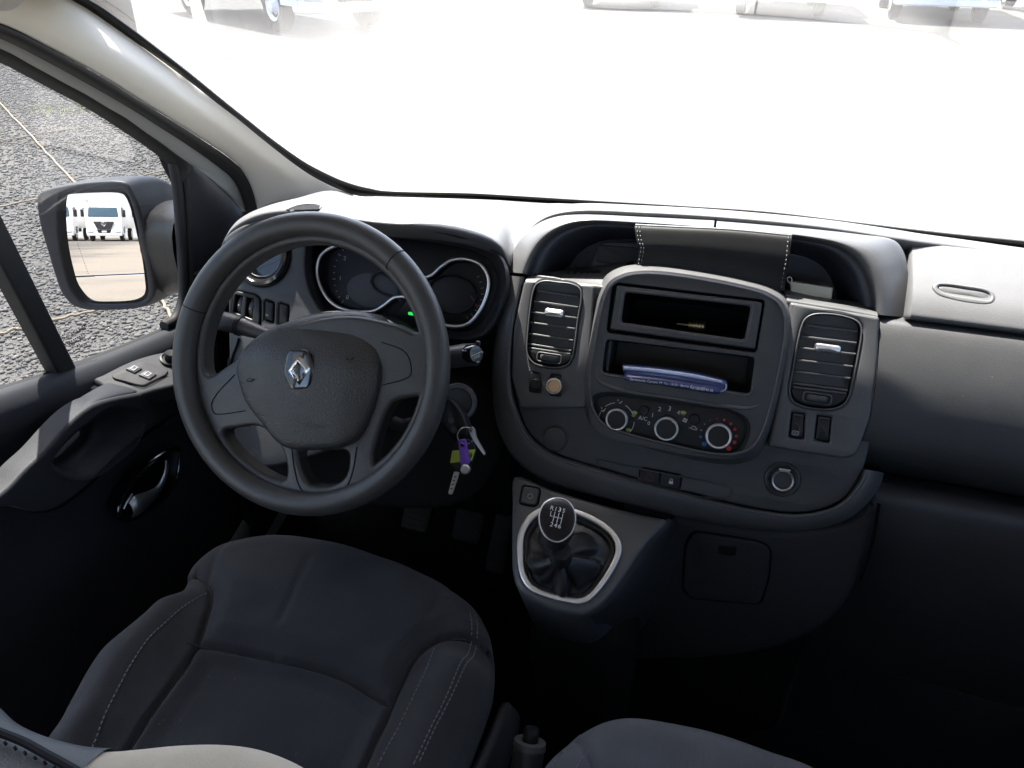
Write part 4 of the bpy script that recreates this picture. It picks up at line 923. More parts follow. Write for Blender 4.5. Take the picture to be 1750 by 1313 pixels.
# right push switches
for q, s in ((bR1, 1), (bR2, 0)):
    P_ = inset(ccw(FPs(q)), .0012); k = dome('push_switch', FP, rpoly(P_, .001), -.004, .0115, .002, .001, 'black_plastic', dash)
    c = np.mean(P_, 0)
    top = [((np.array(FP.px(*q[0])) * .9 + c * .1) + np.array([.001, -.001])), ((np.array(FP.px(*q[1])) * .9 + c * .1) + np.array([-.001, -.001]))]
    stroke('switch_edge', FP, top, .0126, .0022, 'grille_grey', k, n=2)
    stroke('switch_crease', FP, [(c[0] - .004, c[1] + .004), (c[0] + .001, c[1] + .0005), (c[0] + .004, c[1] - .008)], .0126, .0008, 'grille_grey', k)
    if s:
        z = .0128; b_ = (c[0] - .001, c[1] - .0095)
        stroke('demister_symbol', FP, rpoly([(b_[0] - .0042, b_[1] - .002), (b_[0] + .0042, b_[1] - .002), (b_[0] + .0036, b_[1] + .0025), (b_[0] - .0036, b_[1] + .0025)], .001), z, .0006, 'dim_print', k, n=1, closed=True)
        for dx in (-.002, 0, .002): stroke('demister_symbol', FP, [(b_[0] + dx, b_[1] - .0035), (b_[0] + dx + .0006, b_[1] - .001), (b_[0] + dx, b_[1] + .002)], z, .0005, 'dim_print', k, n=3)
# power socket
s_ = lathe('power_socket', FP, sk, [(.021, -.004), (.0215, .002), (.020, .003), (.0175, .000), (.0145, -.003), (.0135, -.002)], 'centre_plastic', dash, 40)
lathe('socket_rim', FP, (sk[0] + .0005, sk[1] - .001), [(.0138, -.006), (.0138, .002), (.0128, .0035), (.0112, .002), (.0108, -.03)], 'satin_chrome', s_, 40)
lathe('socket_throat', FP, (sk[0] + .0005, sk[1] - .001), [(.0110, .0), (.0105, -.028), (.001, -.03)], 'matt_black', s_, 24)
lathe('socket_contact', FP, (sk[0] + .0005, sk[1] - .001), [(.004, -.03), (.0035, -.022), (.001, -.0215)], 'steel', s_, 14)
box('socket_hinge', FP.P(1341, 803, .002), (.014, .002, .0025), 'satin_chrome', s_, .0005, fr=FP)
# hazard and locking buttons in their shallow tray
tr_ = [(1020, 786), (1040, 790), (1120, 806), (1220, 826), (1250, 836), (1246, 848), (1225, 852), (1120, 834), (1050, 816), (1028, 806)]
tube('tray_edge', [FP.p(a, b, .0008) for a, b in crom(FPs(tr_), 4, True)], .0012, 'centre_plastic', dash, seg=6, closed=True, n=1)
hz = plate('hazard_button', FP, rpoly(FPs([(1094, 803), (1128, 808), (1126, 831), (1095, 824)]), .002), z0=-.01, z1=.0015, bev=.001, mat='black_plastic', parent=dash)
c = FP.px(1111, 816); stroke('hazard_symbol', FP, [(c[0] - .006, c[1] - .004), (c[0] + .006, c[1] - .004), (c[0], c[1] + .006)], .0015, .0008, 'needle_red', hz, n=1, closed=True)
lk = plate('lock_button', FP, rpoly(FPs([(1130, 808), (1164, 814), (1161, 837), (1128, 832)]), .002), z0=-.01, z1=.0015, bev=.001, mat='black_plastic', parent=dash)
c = FP.px(1147, 823); plate('lock_symbol', FP, rpoly([(c[0] - .0026, c[1] - .003), (c[0] + .0026, c[1] - .003), (c[0] + .0026, c[1] + .0008), (c[0] - .0026, c[1] + .0008)], .0003), z0=.0012, z1=.002, bev=.0001, mat='white_print', parent=lk)
stroke('lock_symbol', FP, [(c[0] - .0016, c[1] + .0008), (c[0] - .0014, c[1] + .003), (c[0], c[1] + .0038), (c[0] + .0014, c[1] + .003), (c[0] + .0016, c[1] + .0008)], .0016, .0007, 'white_print', lk)

# arch over the cubby
ao = [(862, 464), (872, 438), (890, 408), (915, 385), (945, 372), (985, 367), (1100, 371), (1221, 377)]
ai = [(1219, 392), (1100, 383), (1005, 379), (975, 384), (946, 397), (925, 415), (908, 442), (898, 468)]
plate('arch_trim', FP, rpoly(FPs(ao + ai), .003), z0=-.03, z1=.010, bev=.006, mat='trim_plastic', parent=dash, nb=4) if False else None
def arch(o, i, name='arch_trim'):
    A = [FP.P(u, v, -.035) for u, v in o]; B = [FP.P(u, v, -.022) for u, v in [(a * .8 + c * .2, b * .8 + d * .2) for (a, b), (c, d) in zip(o, i)]]
    C_ = [FP.P(u, v, .004) for u, v in [(a * .2 + c * .8, b * .2 + d * .8) for (a, b), (c, d) in zip(o, i)]]; D = [FP.P(u, v, .002) for u, v in i]
    E_ = [p - FP.n * .03 for p in D]; Z = [p - FP.n * .02 for p in A]
    rows = [Z, A, B, C_, D, E_]
    ob = loft(name, rows, 'trim_plastic', dash, nu=5, nv=4)
    for e in (0, -1):
        lp = [r[e] for r in rows]; V = lp; finish('arch_end', V, [tuple(range(len(V)))], 'trim_plastic', ob, smooth=0)
arch(ao, ai[::-1])
ao2 = [(1225, 378), (1300, 384), (1400, 393), (1470, 401), (1528, 411), (1545, 432), (1552, 470), (1555, 505), (1557, 543)]
ai2 = [(1223, 393), (1300, 398), (1380, 407), (1430, 418), (1462, 436), (1480, 458), (1491, 482), (1498, 510), (1501, 538)]
arch(ao2, ai2)
# cubby walls
ci = [(899, 470), (909, 442), (926, 415), (947, 397), (976, 384), (1006, 379), (1100, 383), (1219, 392), (1300, 398), (1380, 407), (1430, 418), (1462, 436), (1480, 458), (1491, 482), (1498, 510), (1501, 538)]
cen = FP.P(1190, 470)
def shr(R, k, d): return [cen + (p - cen) * k - FP.n * d for p in R]
C0 = [FP.P(u, v, .0) for u, v in ci]
cub = loft('cubby', [C0, shr(C0, .985, .022), shr(C0, .955, .024), shr(C0, .93, .06), shr(C0, .88, .13)], 'cubby_plastic', dash, nu=5, nv=3)
bw = shr(C0, .88, .13); bw = [bw[0] - FP.y * .05] + bw + [bw[-1] - FP.y * .05]
finish('cubby_back', bw, [tuple(range(len(bw)))], 'cubby_plastic', cub, smooth=0)
fl = [FP.P(900, 470, -.03) - FP.y * .006, FP.P(1503, 532, -.03) - FP.y * .006]; fl += [fl[1] - FP.n * .11 - FP.y * .02, fl[0] - FP.n * .11 - FP.y * .02]
finish('cubby_floor', fl, [(0, 1, 2, 3)], 'lower_plastic', cub, smooth=0)
f_ = plate('cubby_block', FP, rpoly(FP.pxs([(1005, 462), (1018, 424), (1032, 412), (1105, 414), (1108, 470)], -.07), .006), z0=-.12, z1=-.07, bev=.004, mat='cubby_plastic', parent=cub)
plate('block_lid', FP, rpoly(FP.pxs([(1018, 447), (1022, 418), (1096, 424), (1092, 460)], -.068), .003), z0=-.071, z1=-.066, bev=.002, mat='lower_plastic', parent=cub)

# radio stack
st_o = [(995, 640), (1003, 590), (1014, 530), (1022, 498), (1035, 472), (1060, 457), (1090, 452), (1130, 453), (1200, 463), (1270, 477), (1320, 492), (1345, 510), (1355, 535), (1355, 565), (1343, 640), (1328, 705), (1312, 755), (1296, 780), (1270, 793), (1225, 794), (1140, 776), (1050, 751), (1015, 733), (1000, 708), (995, 675)]
st_i = [(1018, 630), (1024, 590), (1034, 530), (1042, 500), (1052, 485), (1075, 477), (1110, 475), (1150, 477), (1210, 486), (1265, 496), (1305, 508), (1323, 520), (1330, 540), (1328, 566), (1318, 630), (1310, 665), (1300, 682), (1280, 686), (1230, 682), (1150, 668), (1060, 650), (1030, 643)]
rad = [(1055, 488), (1303, 517), (1290, 597), (1043, 563)]; radh = [(1069, 500), (1283, 524), (1272, 581), (1062, 551)]
poc = [(1036, 580), (1290, 611), (1282, 673), (1029, 636)]
clim = [(1010, 690), (1016, 677), (1034, 671), (1108, 679), (1180, 689), (1243, 700), (1272, 713), (1281, 731), (1272, 764), (1254, 780), (1228, 782), (1170, 775), (1108, 763), (1040, 748), (1018, 735), (1009, 712)]
ob_ = [FP.px(u, v, .016) for u, v in st_o]
_st = [[FP.P(u + (1172 - u) * k * .75, v + (620 - v) * k, o_) for u, v in st_o] for k, o_ in ((0, -.03), (.0, -.004), (.022, .006), (.05, .0165), (.078, .0245), (.10, .0275), (.115, .0268))]
stk = loft('radio_stack', _st, 'trim_plastic', dash, nu=5, nv=4, closed=True)
inner = [(u + (1172 - u) * .086, v + (620 - v) * .115) for u, v in st_o]
zi = .0265
fc = plate('stack_face', FP, inset(ccw(crom(FP.pxs(inner, zi), 5, True)), -.001), [rpoly(FP.pxs([(1047, 482), (1308, 513), (1293, 603), (1036, 568)], zi), .006), rpoly(FP.pxs(poc, zi), .006), crom(FP.pxs(clim, zi), 4, True)], z0=.012, z1=zi - .0008, bev=.0015, mat='centre_plastic', parent=dash)
# radio frame with an empty slot
rf = plate('radio_frame', FP, rpoly(FP.pxs(rad, .024), .003), [rpoly(FP.pxs(radh, .024), .005)], z0=.0, z1=.0275, bev=.0022, mat='centre_plastic', parent=dash)
tray('radio_slot', FP, rpoly(FP.pxs(radh, .024), .005), .024, -.09, .003, 'matt_black', rf)
tray('frame_gap', FP, rpoly(FP.pxs([(1047, 482), (1308, 513), (1293, 603), (1036, 568)], zi), .006), .0255, .016, .002, 'black_plastic', rf, floor=False)
stroke('frame_edge', FP, rpoly(inset(ccw(FP.pxs(radh, .024)), -.0035), .006), .0272, .0012, 'trim_plastic', rf, n=1, closed=True)
pk = tray('storage_pocket', FP, rpoly(FP.pxs(poc, zi), .006), .0255, -.07, .004, 'black_plastic', dash)
lipq = FP.pxs([(1027, 632), (1031, 640), (1060, 645), (1150, 659), (1230, 669), (1276, 676), (1284, 671), (1286, 660)], .028)
tube('pocket_lip', [FP.p(a, b, .0262) for a, b in lipq], .0012, 'trim_plastic', pk, seg=10)
lip2 = FP.pxs([(1018, 628), (1022, 650), (1050, 664), (1150, 681), (1240, 695), (1280, 698), (1298, 693)], .028)
tube('pocket_lip', [FP.p(a, b, .0250) for a, b in lip2], [.001, .0026, .003, .003, .003, .0026, .001], 'trim_plastic', pk, seg=10)
# heater controls
cpz = .016
cp = plate('climate_panel', FP, inset(ccw(crom(FP.pxs(clim, cpz), 4, True)), -.001), z0=.0, z1=cpz, bev=.001, mat='black_plastic', parent=dash)
loft('panel_recess', [[FP.P(u, v, .0272) for u, v in clim], [FP.P(u + (1147 - u) * .015, v + (727 - v) * .06, .0215) for u, v in clim], [FP.P(u + (1147 - u) * .03, v + (727 - v) * .12, cpz) for u, v in clim]], 'centre_plastic', cp, nu=4, nv=4, closed=True)
for (u, v), r in (((1053.5, 717.5), .0138), ((1138.5, 733.5), .0148), ((1228, 746), .0156)):
    c = FP.px(u, v, .026)
    lathe('knob_base', FP, c, [(r * 1.10, cpz - .001), (r * 1.08, cpz + .0015), (r * 1.0, cpz + .002), (r * .98, cpz + .003)], 'black_plastic', cp, 40)
    lathe('knob_ring', FP, c, [(r * 1.0, cpz), (r * 1.04, cpz + .008), (r * 1.02, cpz + .0105), (r * .95, cpz + .0118), (r * .85, cpz + .0105)], 'silver_paint', cp, 44)
    lathe('knob_cap', FP, c, [(r * .855, cpz + .006), (r * .855, cpz + .0104), (r * .80, cpz + .0114), (r * .001, cpz + .0117)], 'black_plastic', cp, 44)
box('knob_pointer', FP.P(1151, 721, .030), (.0032, .0022, .002), 'white_print', cp, 0, fr=FP)
zt = cpz + .0003
for u, v, r in ((1100.5, 701.5, .0066), (1187, 716.5, .0070)):
    c = FP.px(u, v, cpz); lathe('control_button', FP, c, [(r * 1.12, cpz), (r * 1.12, cpz + .0008), (r * 1.0, cpz + .0008), (r * .98, cpz + .0003), (r * .94, cpz + .002), (r * .85, cpz + .0028), (.001, cpz + .0030)], 'cluster_black', cp, 32)
q2 = lambda u, v: FP.px(1000 + u * 290 / 1750, 660 + v * 130 / 784, cpz)
for s, u, v, size in (('0', 657, 385, .0070), ('1', 695, 302, .0076), ('2', 768, 240, .0080), ('3', 872, 234, .0084), ('4', 962, 275, .0078), ('A/C', 596, 334, .0072)):
    text('control_mark', s, FP, q2(u, v), zt, size, 'white_print', cp)
kc = FP.px(1053.5, 717.5, cpz)
def arcp(a0, a1, r=.0232): return [(kc[0] + r * math.cos(math.radians(a)), kc[1] - .001 + r * math.sin(math.radians(a))) for a in np.linspace(a0, a1, 7)]
for a0, a1 in ((103, 137), (160, 200), (28, 68), (-38, 5)): stroke('control_arc', FP, arcp(a0, a1), zt, .0008, 'white_print', cp)
def seat_icon(u, v, col, k):
    c = q2(u, v)
    stroke('airflow_symbol', FP, [(c[0] - .001, c[1] - .0015), (c[0] + .0012, c[1] - .0018), (c[0] + .0018, c[1] + .0004), (c[0] + .0032, c[1] + .001)], zt, .0009, col, cp, n=3)
    if k & 1: stroke('airflow_symbol', FP, [(c[0] - .0034, c[1] + .0022), (c[0] - .0022, c[1] + .0004)], zt, .001, col, cp, n=2)
    if k & 2: stroke('airflow_symbol', FP, [(c[0] - .003, c[1] - .0018), (c[0] - .001, c[1] - .0030), (c[0] + .001, c[1] - .0030)], zt, .001, col, cp, n=3)
seat_icon(360, 160, 'white_print', 1); seat_icon(190, 238, 'white_print', 3); seat_icon(205, 415, 'white_print', 2); seat_icon(505, 290, 'yellow_print', 3)
def screen_icon(u, v):
    c = q2(u, v); plate('demist_symbol', FP, crom([(c[0] - .0038, c[1] + .0010), (c[0], c[1] + .0026), (c[0] + .0038, c[1] + .0010), (c[0] + .0028, c[1] - .0010), (c[0] - .0028, c[1] - .0010)], 3, True), z0=zt - .0002, z1=zt + .0003, bev=.0001, mat='yellow_print', parent=cp, nb=1)
    for d in (-.0016, .0004, .0022): stroke('demist_symbol', FP, [(c[0] + d, c[1] - .0012), (c[0] + d - .0006, c[1] - .0032)], zt, .0006, 'yellow_print', cp, n=2)
screen_icon(448, 455); screen_icon(508, 276); screen_icon(1012, 276)
c = q2(1030, 352)
for k in range(4):
    a = k * math.pi / 2 + .5; plate('fan_symbol', FP, circ(c[0] + .0020 * math.cos(a), c[1] + .0020 * math.sin(a), .0014, 10, .8), z0=zt - .0002, z1=zt + .0003, bev=.0001, mat='white_print', parent=cp, nb=1)
c = q2(1112, 428)
stroke('recirculation_symbol', FP, [(c[0] - .0052, c[1] - .001), (c[0] - .002, c[1] - .001), (c[0] - .001, c[1] + .0018), (c[0] + .0022, c[1] + .0018), (c[0] + .0030, c[1]), (c[0] + .0052, c[1] - .0004), (c[0] + .005, c[1] - .002), (c[0] - .001, c[1] - .002)], zt, .0007, 'white_print', cp, n=2)
for u, v, r, m in ((1232, 393, .0008, 'dim_print'), (1197, 455, .0011, 'dim_print'), (1190, 522, .0020, 'blue_print'), (1228, 597, .0030, 'blue_print'), (1288, 352, .0011, 'needle_red'), (1362, 337, .0014, 'needle_red'), (1436, 349, .0016, 'red_print'), (1502, 389, .0018, 'red_print'), (1545, 446, .0020, 'red_print'), (1559, 516, .0021, 'red_print'), (1540, 580, .0023, 'red_print'), (1483, 641, .0032, 'red_print')):
    c = q2(u, v); plate('temperature_dot', FP, circ(c[0], c[1], r, 14), z0=zt - .0002, z1=zt + .0003, bev=.0001, mat=m, parent=cp, nb=1)

# passenger side: upper lid, seam, airbag pad, lower shelf (profiles run across the van)
def prof(pts): return [ (ony(u, v, y)[1], ony(u, v, y)[2]) for u, v, y in pts]
lidp = prof([(1650, 424, 1.045), (1650, 431, 1.035), (1650, 455, 1.012), (1650, 485, .985), (1650, 515, .962), (1650, 540, .948), (1650, 553, .943), (1650, 558, .948), (1650, 556, .97)])
padp = prof([(1650, 536, .99), (1650, 548, .975), (1650, 560, .955), (1650, 564, .945), (1650, 572, .938), (1650, 620, .917), (1650, 680, .897), (1650, 740, .884), (1650, 785, .880), (1650, 805, .890), (1650, 820, .915), (1650, 830, .95), (1650, 826, 1.08)])
shp = prof([(1650, 822, 1.1), (1650, 832, .96), (1650, 842, .93), (1650, 852, .905), (1650, 872, .888), (1650, 900, .882), (1650, 960, .89), (1650, 1060, .93), (1650, 1180, .98)])
def sweep(name, prof, xs, mat, bow=.10, x0=None):
    rows = []
    for k_, (y, z) in enumerate(prof):
        rows.append([np.array([x0[k_] if x0 is not None and i == 0 else x, y - bow * max(0, x - .34) ** 2 * 1.2 - .0, z - .04 * max(0, x - .34) ** 2]) for i, x in enumerate(xs)])
    return loft(name, rows, mat, dash, nu=3, nv=4)
lid = sweep('glovebox_lid', lidp, [.292, .34, .42, .52, .65, .80], 'dash_plastic')
rows0 = [[np.array([.292, y, z]), np.array([.289, y + .004, z - .002]), np.array([.289, y + .05, z - .02])] for y, z in lidp]
loft('lid_end', rows0, 'dash_plastic', dash, nu=1, nv=4)
pv = [536, 548, 560, 564, 572, 620, 680, 740, 785, 805, 820, 830, 826]
px0 = [ony(np.interp(v - 16, [545, 640, 720, 790, 830], [1504, 1499, 1486, 1462, 1450]), v - 16, y)[0] for v, (y, z) in zip(pv, padp)]
sweep('airbag_pad', padp, [.26, .30, .36, .45, .55, .66, .80], 'shaded_panel_plastic', x0=px0)
sweep('lower_shelf', shp, [.292, .31, .36, .46, .58, .80], 'shaded_panel_plastic')
# lid pull
FLid = Frame(ony(1645, 503, .972), (1, 0, 0), (0, -.62, .78))
for sc, z0, z1, m in ((1.0, -.012, .0035, 'dash_plastic'),):
    o1 = FLid.pxs([(1592, 492), (1597, 486), (1612, 485), (1650, 489), (1685, 495), (1698, 503), (1699, 515), (1690, 522), (1660, 521), (1620, 513), (1600, 505)]); o2 = FLid.pxs([(1602, 494), (1606, 490), (1650, 495), (1683, 501), (1690, 506), (1689, 514), (1655, 510), (1612, 502)])
    lp_ = plate('lid_pull', FLid, crom(o1, 4, True), [crom(o2, 4, True)], z0=z0, z1=z1, bev=.0025, mat=m, parent=dash)
    dome('pull_paddle', FLid, inset(ccw(crom(o2, 4, True)), .0008), -.012, .0018, .001, .001, 'trim_plastic', lp_)
for t in (1615, 1635): pass
# lower centre face with ashtray door
plate('lower_panel', FL, crom(FL.pxs([(1060, 862), (1180, 890), (1290, 908), (1385, 908), (1450, 890), (1490, 858), (1500, 862), (1488, 930), (1468, 990), (1425, 1060), (1330, 1110), (1180, 1130), (1040, 1120), (1000, 1050), (1090, 950)]), 4, True), z0=-.03, z1=.0, bev=.012, mat='lower_plastic', parent=dash)
ash = [(1186, 908), (1300, 926), (1316, 938), (1313, 985), (1299, 1031), (1182, 1021), (1168, 1006), (1172, 930)]
ad = dome('ashtray_lid', FL, rpoly(FL.pxs(ash), .010), -.01, .0035, .0025, .002, 'lower_plastic', dash)
tube('lid_seam', [FL.p(a, b, .0005) for a, b in rpoly(inset(ccw(FL.pxs(ash)), -.0015), .011)], .0013, 'matt_black', ad, seg=6, closed=True, n=1)
dome('lid_catch', FL, rpoly(FL.pxs([(1228, 928), (1260, 932), (1257, 946), (1228, 943)]), .003), .003, .0065, .001, .0, 'black_plastic', ad)
tube('panel_seam', [FL.P(u, v, .002) for u, v in [(1502, 862), (1490, 930), (1470, 990)]], .0022, 'matt_black', dash, seg=6)
box('lower_body', (.06, 1.06, .30), (.44, .30, .50), 'dark_shell', dash, .03)

# gear console
gpl = [(879, 812), (940, 834), (1020, 858), (1090, 876), (1142, 889), (1138, 896), (1114, 920), (1092, 948), (1069, 983), (1045, 1015), (1023, 1037), (1000, 1049), (969, 1047), (935, 1037), (911, 1026), (888, 1010), (877, 985), (874, 930), (875, 860)]
gp = crom(FG.pxs(gpl), 4, True)
ro = [(884, 937), (888, 908), (902, 884), (926, 869), (955, 865), (987, 873), (1023, 889), (1050, 910), (1062, 932), (1061, 951), (1041, 990), (1012, 1025), (995, 1034), (970, 1032), (934, 1023), (905, 1010), (890, 987)]
ri = [(u + (970 - u) * .125, v + (948 - v) * .125) for u, v in ro]
rin = crom(FG.pxs(ri), 4, True)
plate('gear_console', FG, gp, [rin], z0=-.16, z1=.0, bev=.008, mat='trim_plastic', parent=dash, nb=4)
box('console_foot', (-.05, .92, .19), (.16, .30, .34), 'dark_shell', dash, .04)
plate('console_ring', FG, crom(FG.pxs(ro), 4, True), [rin], z0=-.002, z1=.006, bev=.0025, mat='satin_chrome', parent=dash, nb=4)
q = [(895, 832), (920, 836), (922, 840), (917, 862), (912, 864), (891, 860), (890, 856)]
tube('button_gap', [FG.p(a, b, .0005) for a, b in rpoly(inset(ccw(FG.pxs(q)), -.0012), .003)], .0016, 'matt_black', dash, seg=6, closed=True, n=1)
bt = dome('console_button', FG, rpoly(FG.pxs(q), .003), -.005, .003, .0015, .0005, 'grille_grey', dash)
c = np.mean(FG.pxs(q), 0); stroke('button_symbol', FG, circ(c[0], c[1], .0035, 12), .0036, .0006, 'dim_print', bt, n=1, closed=True)
# shoulder that carries the console across into the lower dash
ce_ = [(1141, 886), (1114, 921), (1092, 949), (1069, 984), (1045, 1016), (1022, 1038), (1000, 1050)]
cd_ = [(1156, 884), (1166, 932), (1152, 985), (1128, 1030), (1098, 1075), (1066, 1110), (1030, 1135)]
E0 = [FG.P(u, v, -.006) for u, v in ce_]; E1 = [FG.P(u + 9, v + 5, -.016) for u, v in ce_]; E3 = [FL.P(u, v, -.002) for u, v in cd_]; E2 = [a * .45 + b * .55 + np.array([0, .012, 0]) for a, b in zip(E1, E3)]
loft('console_shoulder', [E0, E1, E2, E3], 'lower_plastic', dash, nu=4, nv=5)
# side kick panel by the driver's door
KP = [[onx(u, v, -.745) for u, v in [(432, 860), (400, 915), (362, 975), (330, 1030)]], [onx(u, v, -.735) for u, v in [(462, 868), (430, 920), (392, 980), (362, 1040)]]]
loft('kick_panel', [[p + np.array([-.01, 0, -.02]) for p in KP[0]], KP[0], [(a + b) / 2 + np.array([.008, -.004, .004]) for a, b in zip(*KP)], KP[1], [p + np.array([.02, .03, -.03]) for p in KP[1]]], 'trim_plastic', van, nu=4, nv=4)

# ------------------------------------------------------------------ steering wheel
sw = thing('steering_wheel', 'black plastic three-spoke steering wheel with chrome diamond badge on its hub', 'steering wheel', FW.o)
th = np.linspace(0, 2 * math.pi, 97)[:-1]
V = []; F = []; ns = 20
for a in th:
    dip = .0
    for k in range(ns):
        b = 2 * math.pi * k / ns; r = .1738 + .0150 * math.cos(b); z = .0150 * math.sin(b)
        V.append(FW.p(r * math.cos(a), r * math.sin(a), z))
n_ = len(th)
for i in range(n_):
    for k in range(ns): F.append((i * ns + k, ((i + 1) % n_) * ns + k, ((i + 1) % n_) * ns + (k + 1) % ns, i * ns + (k + 1) % ns))
rim = finish('rim', V, F, 'wheel_plastic', sw)
for px_ in ((332, 527), (681, 440)):
    a, b = FW.px(*px_); an = math.atan2(b, a); c = FW.p(.1738 * math.cos(an), .1738 * math.sin(an), 0); e1 = FW.x * math.cos(an) + FW.y * math.sin(an)
    tube('rim_seam', [c + e1 * .01515 * math.cos(t) + FW.n * .01515 * math.sin(t) for t in np.linspace(0, 2 * math.pi, 24, endpoint=False)], .0006, 'matt_black', sw, seg=5, closed=True, n=1)
hA = [(348, 579), (346, 612), (349, 636), (357, 643), (380, 630), (408, 612), (452, 575), (545, 545), (600, 540), (640, 546), (678, 556), (706, 568), (716, 564), (713, 545), (702, 512), (680, 474), (661, 446), (628, 424), (578, 407), (525, 403), (479, 414), (426, 441), (393, 474), (366, 520)]
hB = [(379, 744), (384, 735), (400, 732), (440, 729), (470, 752), (484, 777), (488, 815), (479, 826), (452, 817), (413, 791), (389, 767)]
hC = [(716, 680), (702, 680), (672, 688), (655, 716), (644, 750), (637, 786), (644, 798), (662, 788), (684, 766), (704, 736), (716, 704)]
hD = [(506, 770), (596, 770), (594, 806), (583, 824), (565, 832), (535, 832), (523, 823), (513, 800)]
FW2 = FW
def lim(P, R=.1515): return [q if np.hypot(*q) < R else np.array(q) * R / np.hypot(*q) for q in P]
def wh(p): return lim(crom(FW.pxs(p, -.004), 4, True))
sp_ = plate('spokes', FW, circ(0, 0, .173, 96), [wh(hA), wh(hB), wh(hC), rpoly(FW.pxs(hD, -.004), .010)], z0=-.028, z1=-.004, bev=.006, mat='wheel_plastic', parent=sw, nb=6)
pad = [(404, 628), (409, 610), (422, 588), (452, 562), (492, 544), (545, 532), (595, 529), (621, 537), (637, 560), (647, 600), (650, 640), (643, 678), (628, 722), (612, 750), (590, 763), (545, 769), (502, 768), (479, 757), (450, 722), (422, 688), (409, 655)]
pc = FW.px(527, 650)
def ptop(q): return -.030 * smoothstep(np.array((q[1] - (pc[1] + .015)) / .085)) - .006 * smoothstep(np.array((abs(q[0] - pc[0]) - .05) / .06))
hub = dome('hub_pad', FW, crom(FW.pxs(pad), 5, True), -.035, .012, .010, .006, 'hub_plastic', sw, levels=14, cen=pc, zf=ptop)
# inserts and trim lines moulded in the spokes
for pts in ([(402, 640), (372, 672), (362, 690), (366, 706), (378, 708), (420, 702)], [(652, 585), (690, 600), (700, 615), (702, 640), (692, 648), (655, 658)]):
    stroke('spoke_line', FW, FW.pxs(pts, -.004), -.0038, .0011, 'matt_black', sw, n=5)
tr = [(499, 768), (503, 800), (512, 832), (525, 846), (545, 850), (572, 846), (592, 832), (603, 805), (610, 764)]
stroke('spoke_line', FW, FW.pxs(tr, -.004), -.0038, .0013, 'matt_black', sw, n=5)
# badge
bx = [(490, 597), (527, 595), (541, 624), (533, 668), (496, 670), (480, 640)]
bz = .0185
dome('badge_plate', FW, rpoly(FW.pxs([(491, 599), (525, 597), (538, 625), (530, 664), (497, 668), (483, 640)], bz), .008), .008, bz, .002, .001, 'gloss_black', sw)
D = [FW.px(510, 606, bz + .004), FW.px(528, 630, bz + .004), FW.px(509, 660, bz + .004), FW.px(491, 635, bz + .004)]
Din = [FW.px(509, 621, bz + .004), FW.px(519, 631, bz + .004), FW.px(511, 645, bz + .004), FW.px(500, 634, bz + .004)]
D = [np.array(q) for q in D]; Din = [np.array(q) for q in Din]
V = [FW.p(*q, bz - .001) for q in D] + [FW.p(*(q * .55 + r * .45), bz + .007) for q, r in zip(D, Din)] + [FW.p(*q, bz + .002) for q in Din] + [FW.p(*q, bz - .001) for q in Din]
F = []
for L in range(3):
    for i in range(4): F.append((L * 4 + i, L * 4 + (i + 1) % 4, (L + 1) * 4 + (i + 1) % 4, (L + 1) * 4 + i))
finish('diamond_badge', V, F, 'chrome', sw, smooth=0)
for (u, v), s in (((601, 613), 1), ((429, 650), -1)):
    c = FW.px(u, v, .012); zz = .0165 if s > 0 else .0135
    stroke('horn_mark', FW, [(c[0] - .005, c[1]), (c[0] - .002, c[1] - .0018), (c[0] + .002, c[1] - .0010), (c[0] + .005, c[1] + .0025)], zz, .0009, 'matt_black', sw, n=4, h=.0008)
    stroke('horn_mark', FW, [(c[0] - .004, c[1] + .0016), (c[0] + .003, c[1] + .0018)], zz, .0006, 'matt_black', sw, n=4, h=.0008)
text('airbag_mark', 'AIRBAG', FW, FW.px(537, 728, .014), .0155, .0075, 'wheel_plastic', sw)

# stalks
def stalk(name, label, path, radii, capmat):
    t = thing(name, label, 'stalk', path[-1])
    tube('lever', path, radii, 'centre_plastic', t, seg=20, n=6)
    return t
L0 = [FW.P(u, v, -.062) for u, v in [(364, 546), (369, 547), (385, 550), (410, 557), (440, 567), (470, 578), (505, 594)]]
s1 = stalk('column_stalk', 'indicator and light stalk poking out left of the steering hub', L0, [.005, .0125, .0135, .0125, .010, .008, .007], 0)
ax = L0[3] - L0[1]; ax /= np.linalg.norm(ax); upv = FW.y - ax * (FW.y @ ax); upv /= np.linalg.norm(upv); FSt = Frame(L0[2], ax, np.cross(ax, upv)); 
if (FSt.n @ (CAM - L0[2])) < 0: FSt = Frame(L0[2], ax, -FSt.n)
tube('collar', [L0[3] - ax * .003, L0[3] + ax * .003], .0138, 'black_plastic', s1, seg=20, n=1)
sy = 1 if FSt.y @ FW.y > 0 else -1
for k, (a, b) in enumerate(((-.012, .002), (-.004, .0035), (-.003, 0), (-.003, -.0035))):
    stroke('stalk_symbol', FSt, [(a + .0014 * math.cos(t), sy * b + .0011 * math.sin(t)) for t in np.linspace(.6, 5.6, 7)], .0128, .0006, 'white_print', s1, n=2)
for a in (.010, .024): joined('stalk_mark', [(FSt, a, 0, .0122 if a < .02 else .0112, .0016, .0016, .0006, 0)], 'white_print', s1, None)
R0 = [FW.P(u, v, -.070) for u, v in [(818, 607), (814, 607), (800, 607), (770, 611), (735, 618), (690, 630)]]
s2 = stalk('column_stalk', 'wiper stalk with round white-printed end right of the steering wheel', R0, [.0115, .0145, .015, .0145, .0125, .011], 0)
axr = R0[0] - R0[2]; axr /= np.linalg.norm(axr)
ce = axr * .75 + (CAM - R0[0]) / np.linalg.norm(CAM - R0[0]) * .65; ce /= np.linalg.norm(ce)
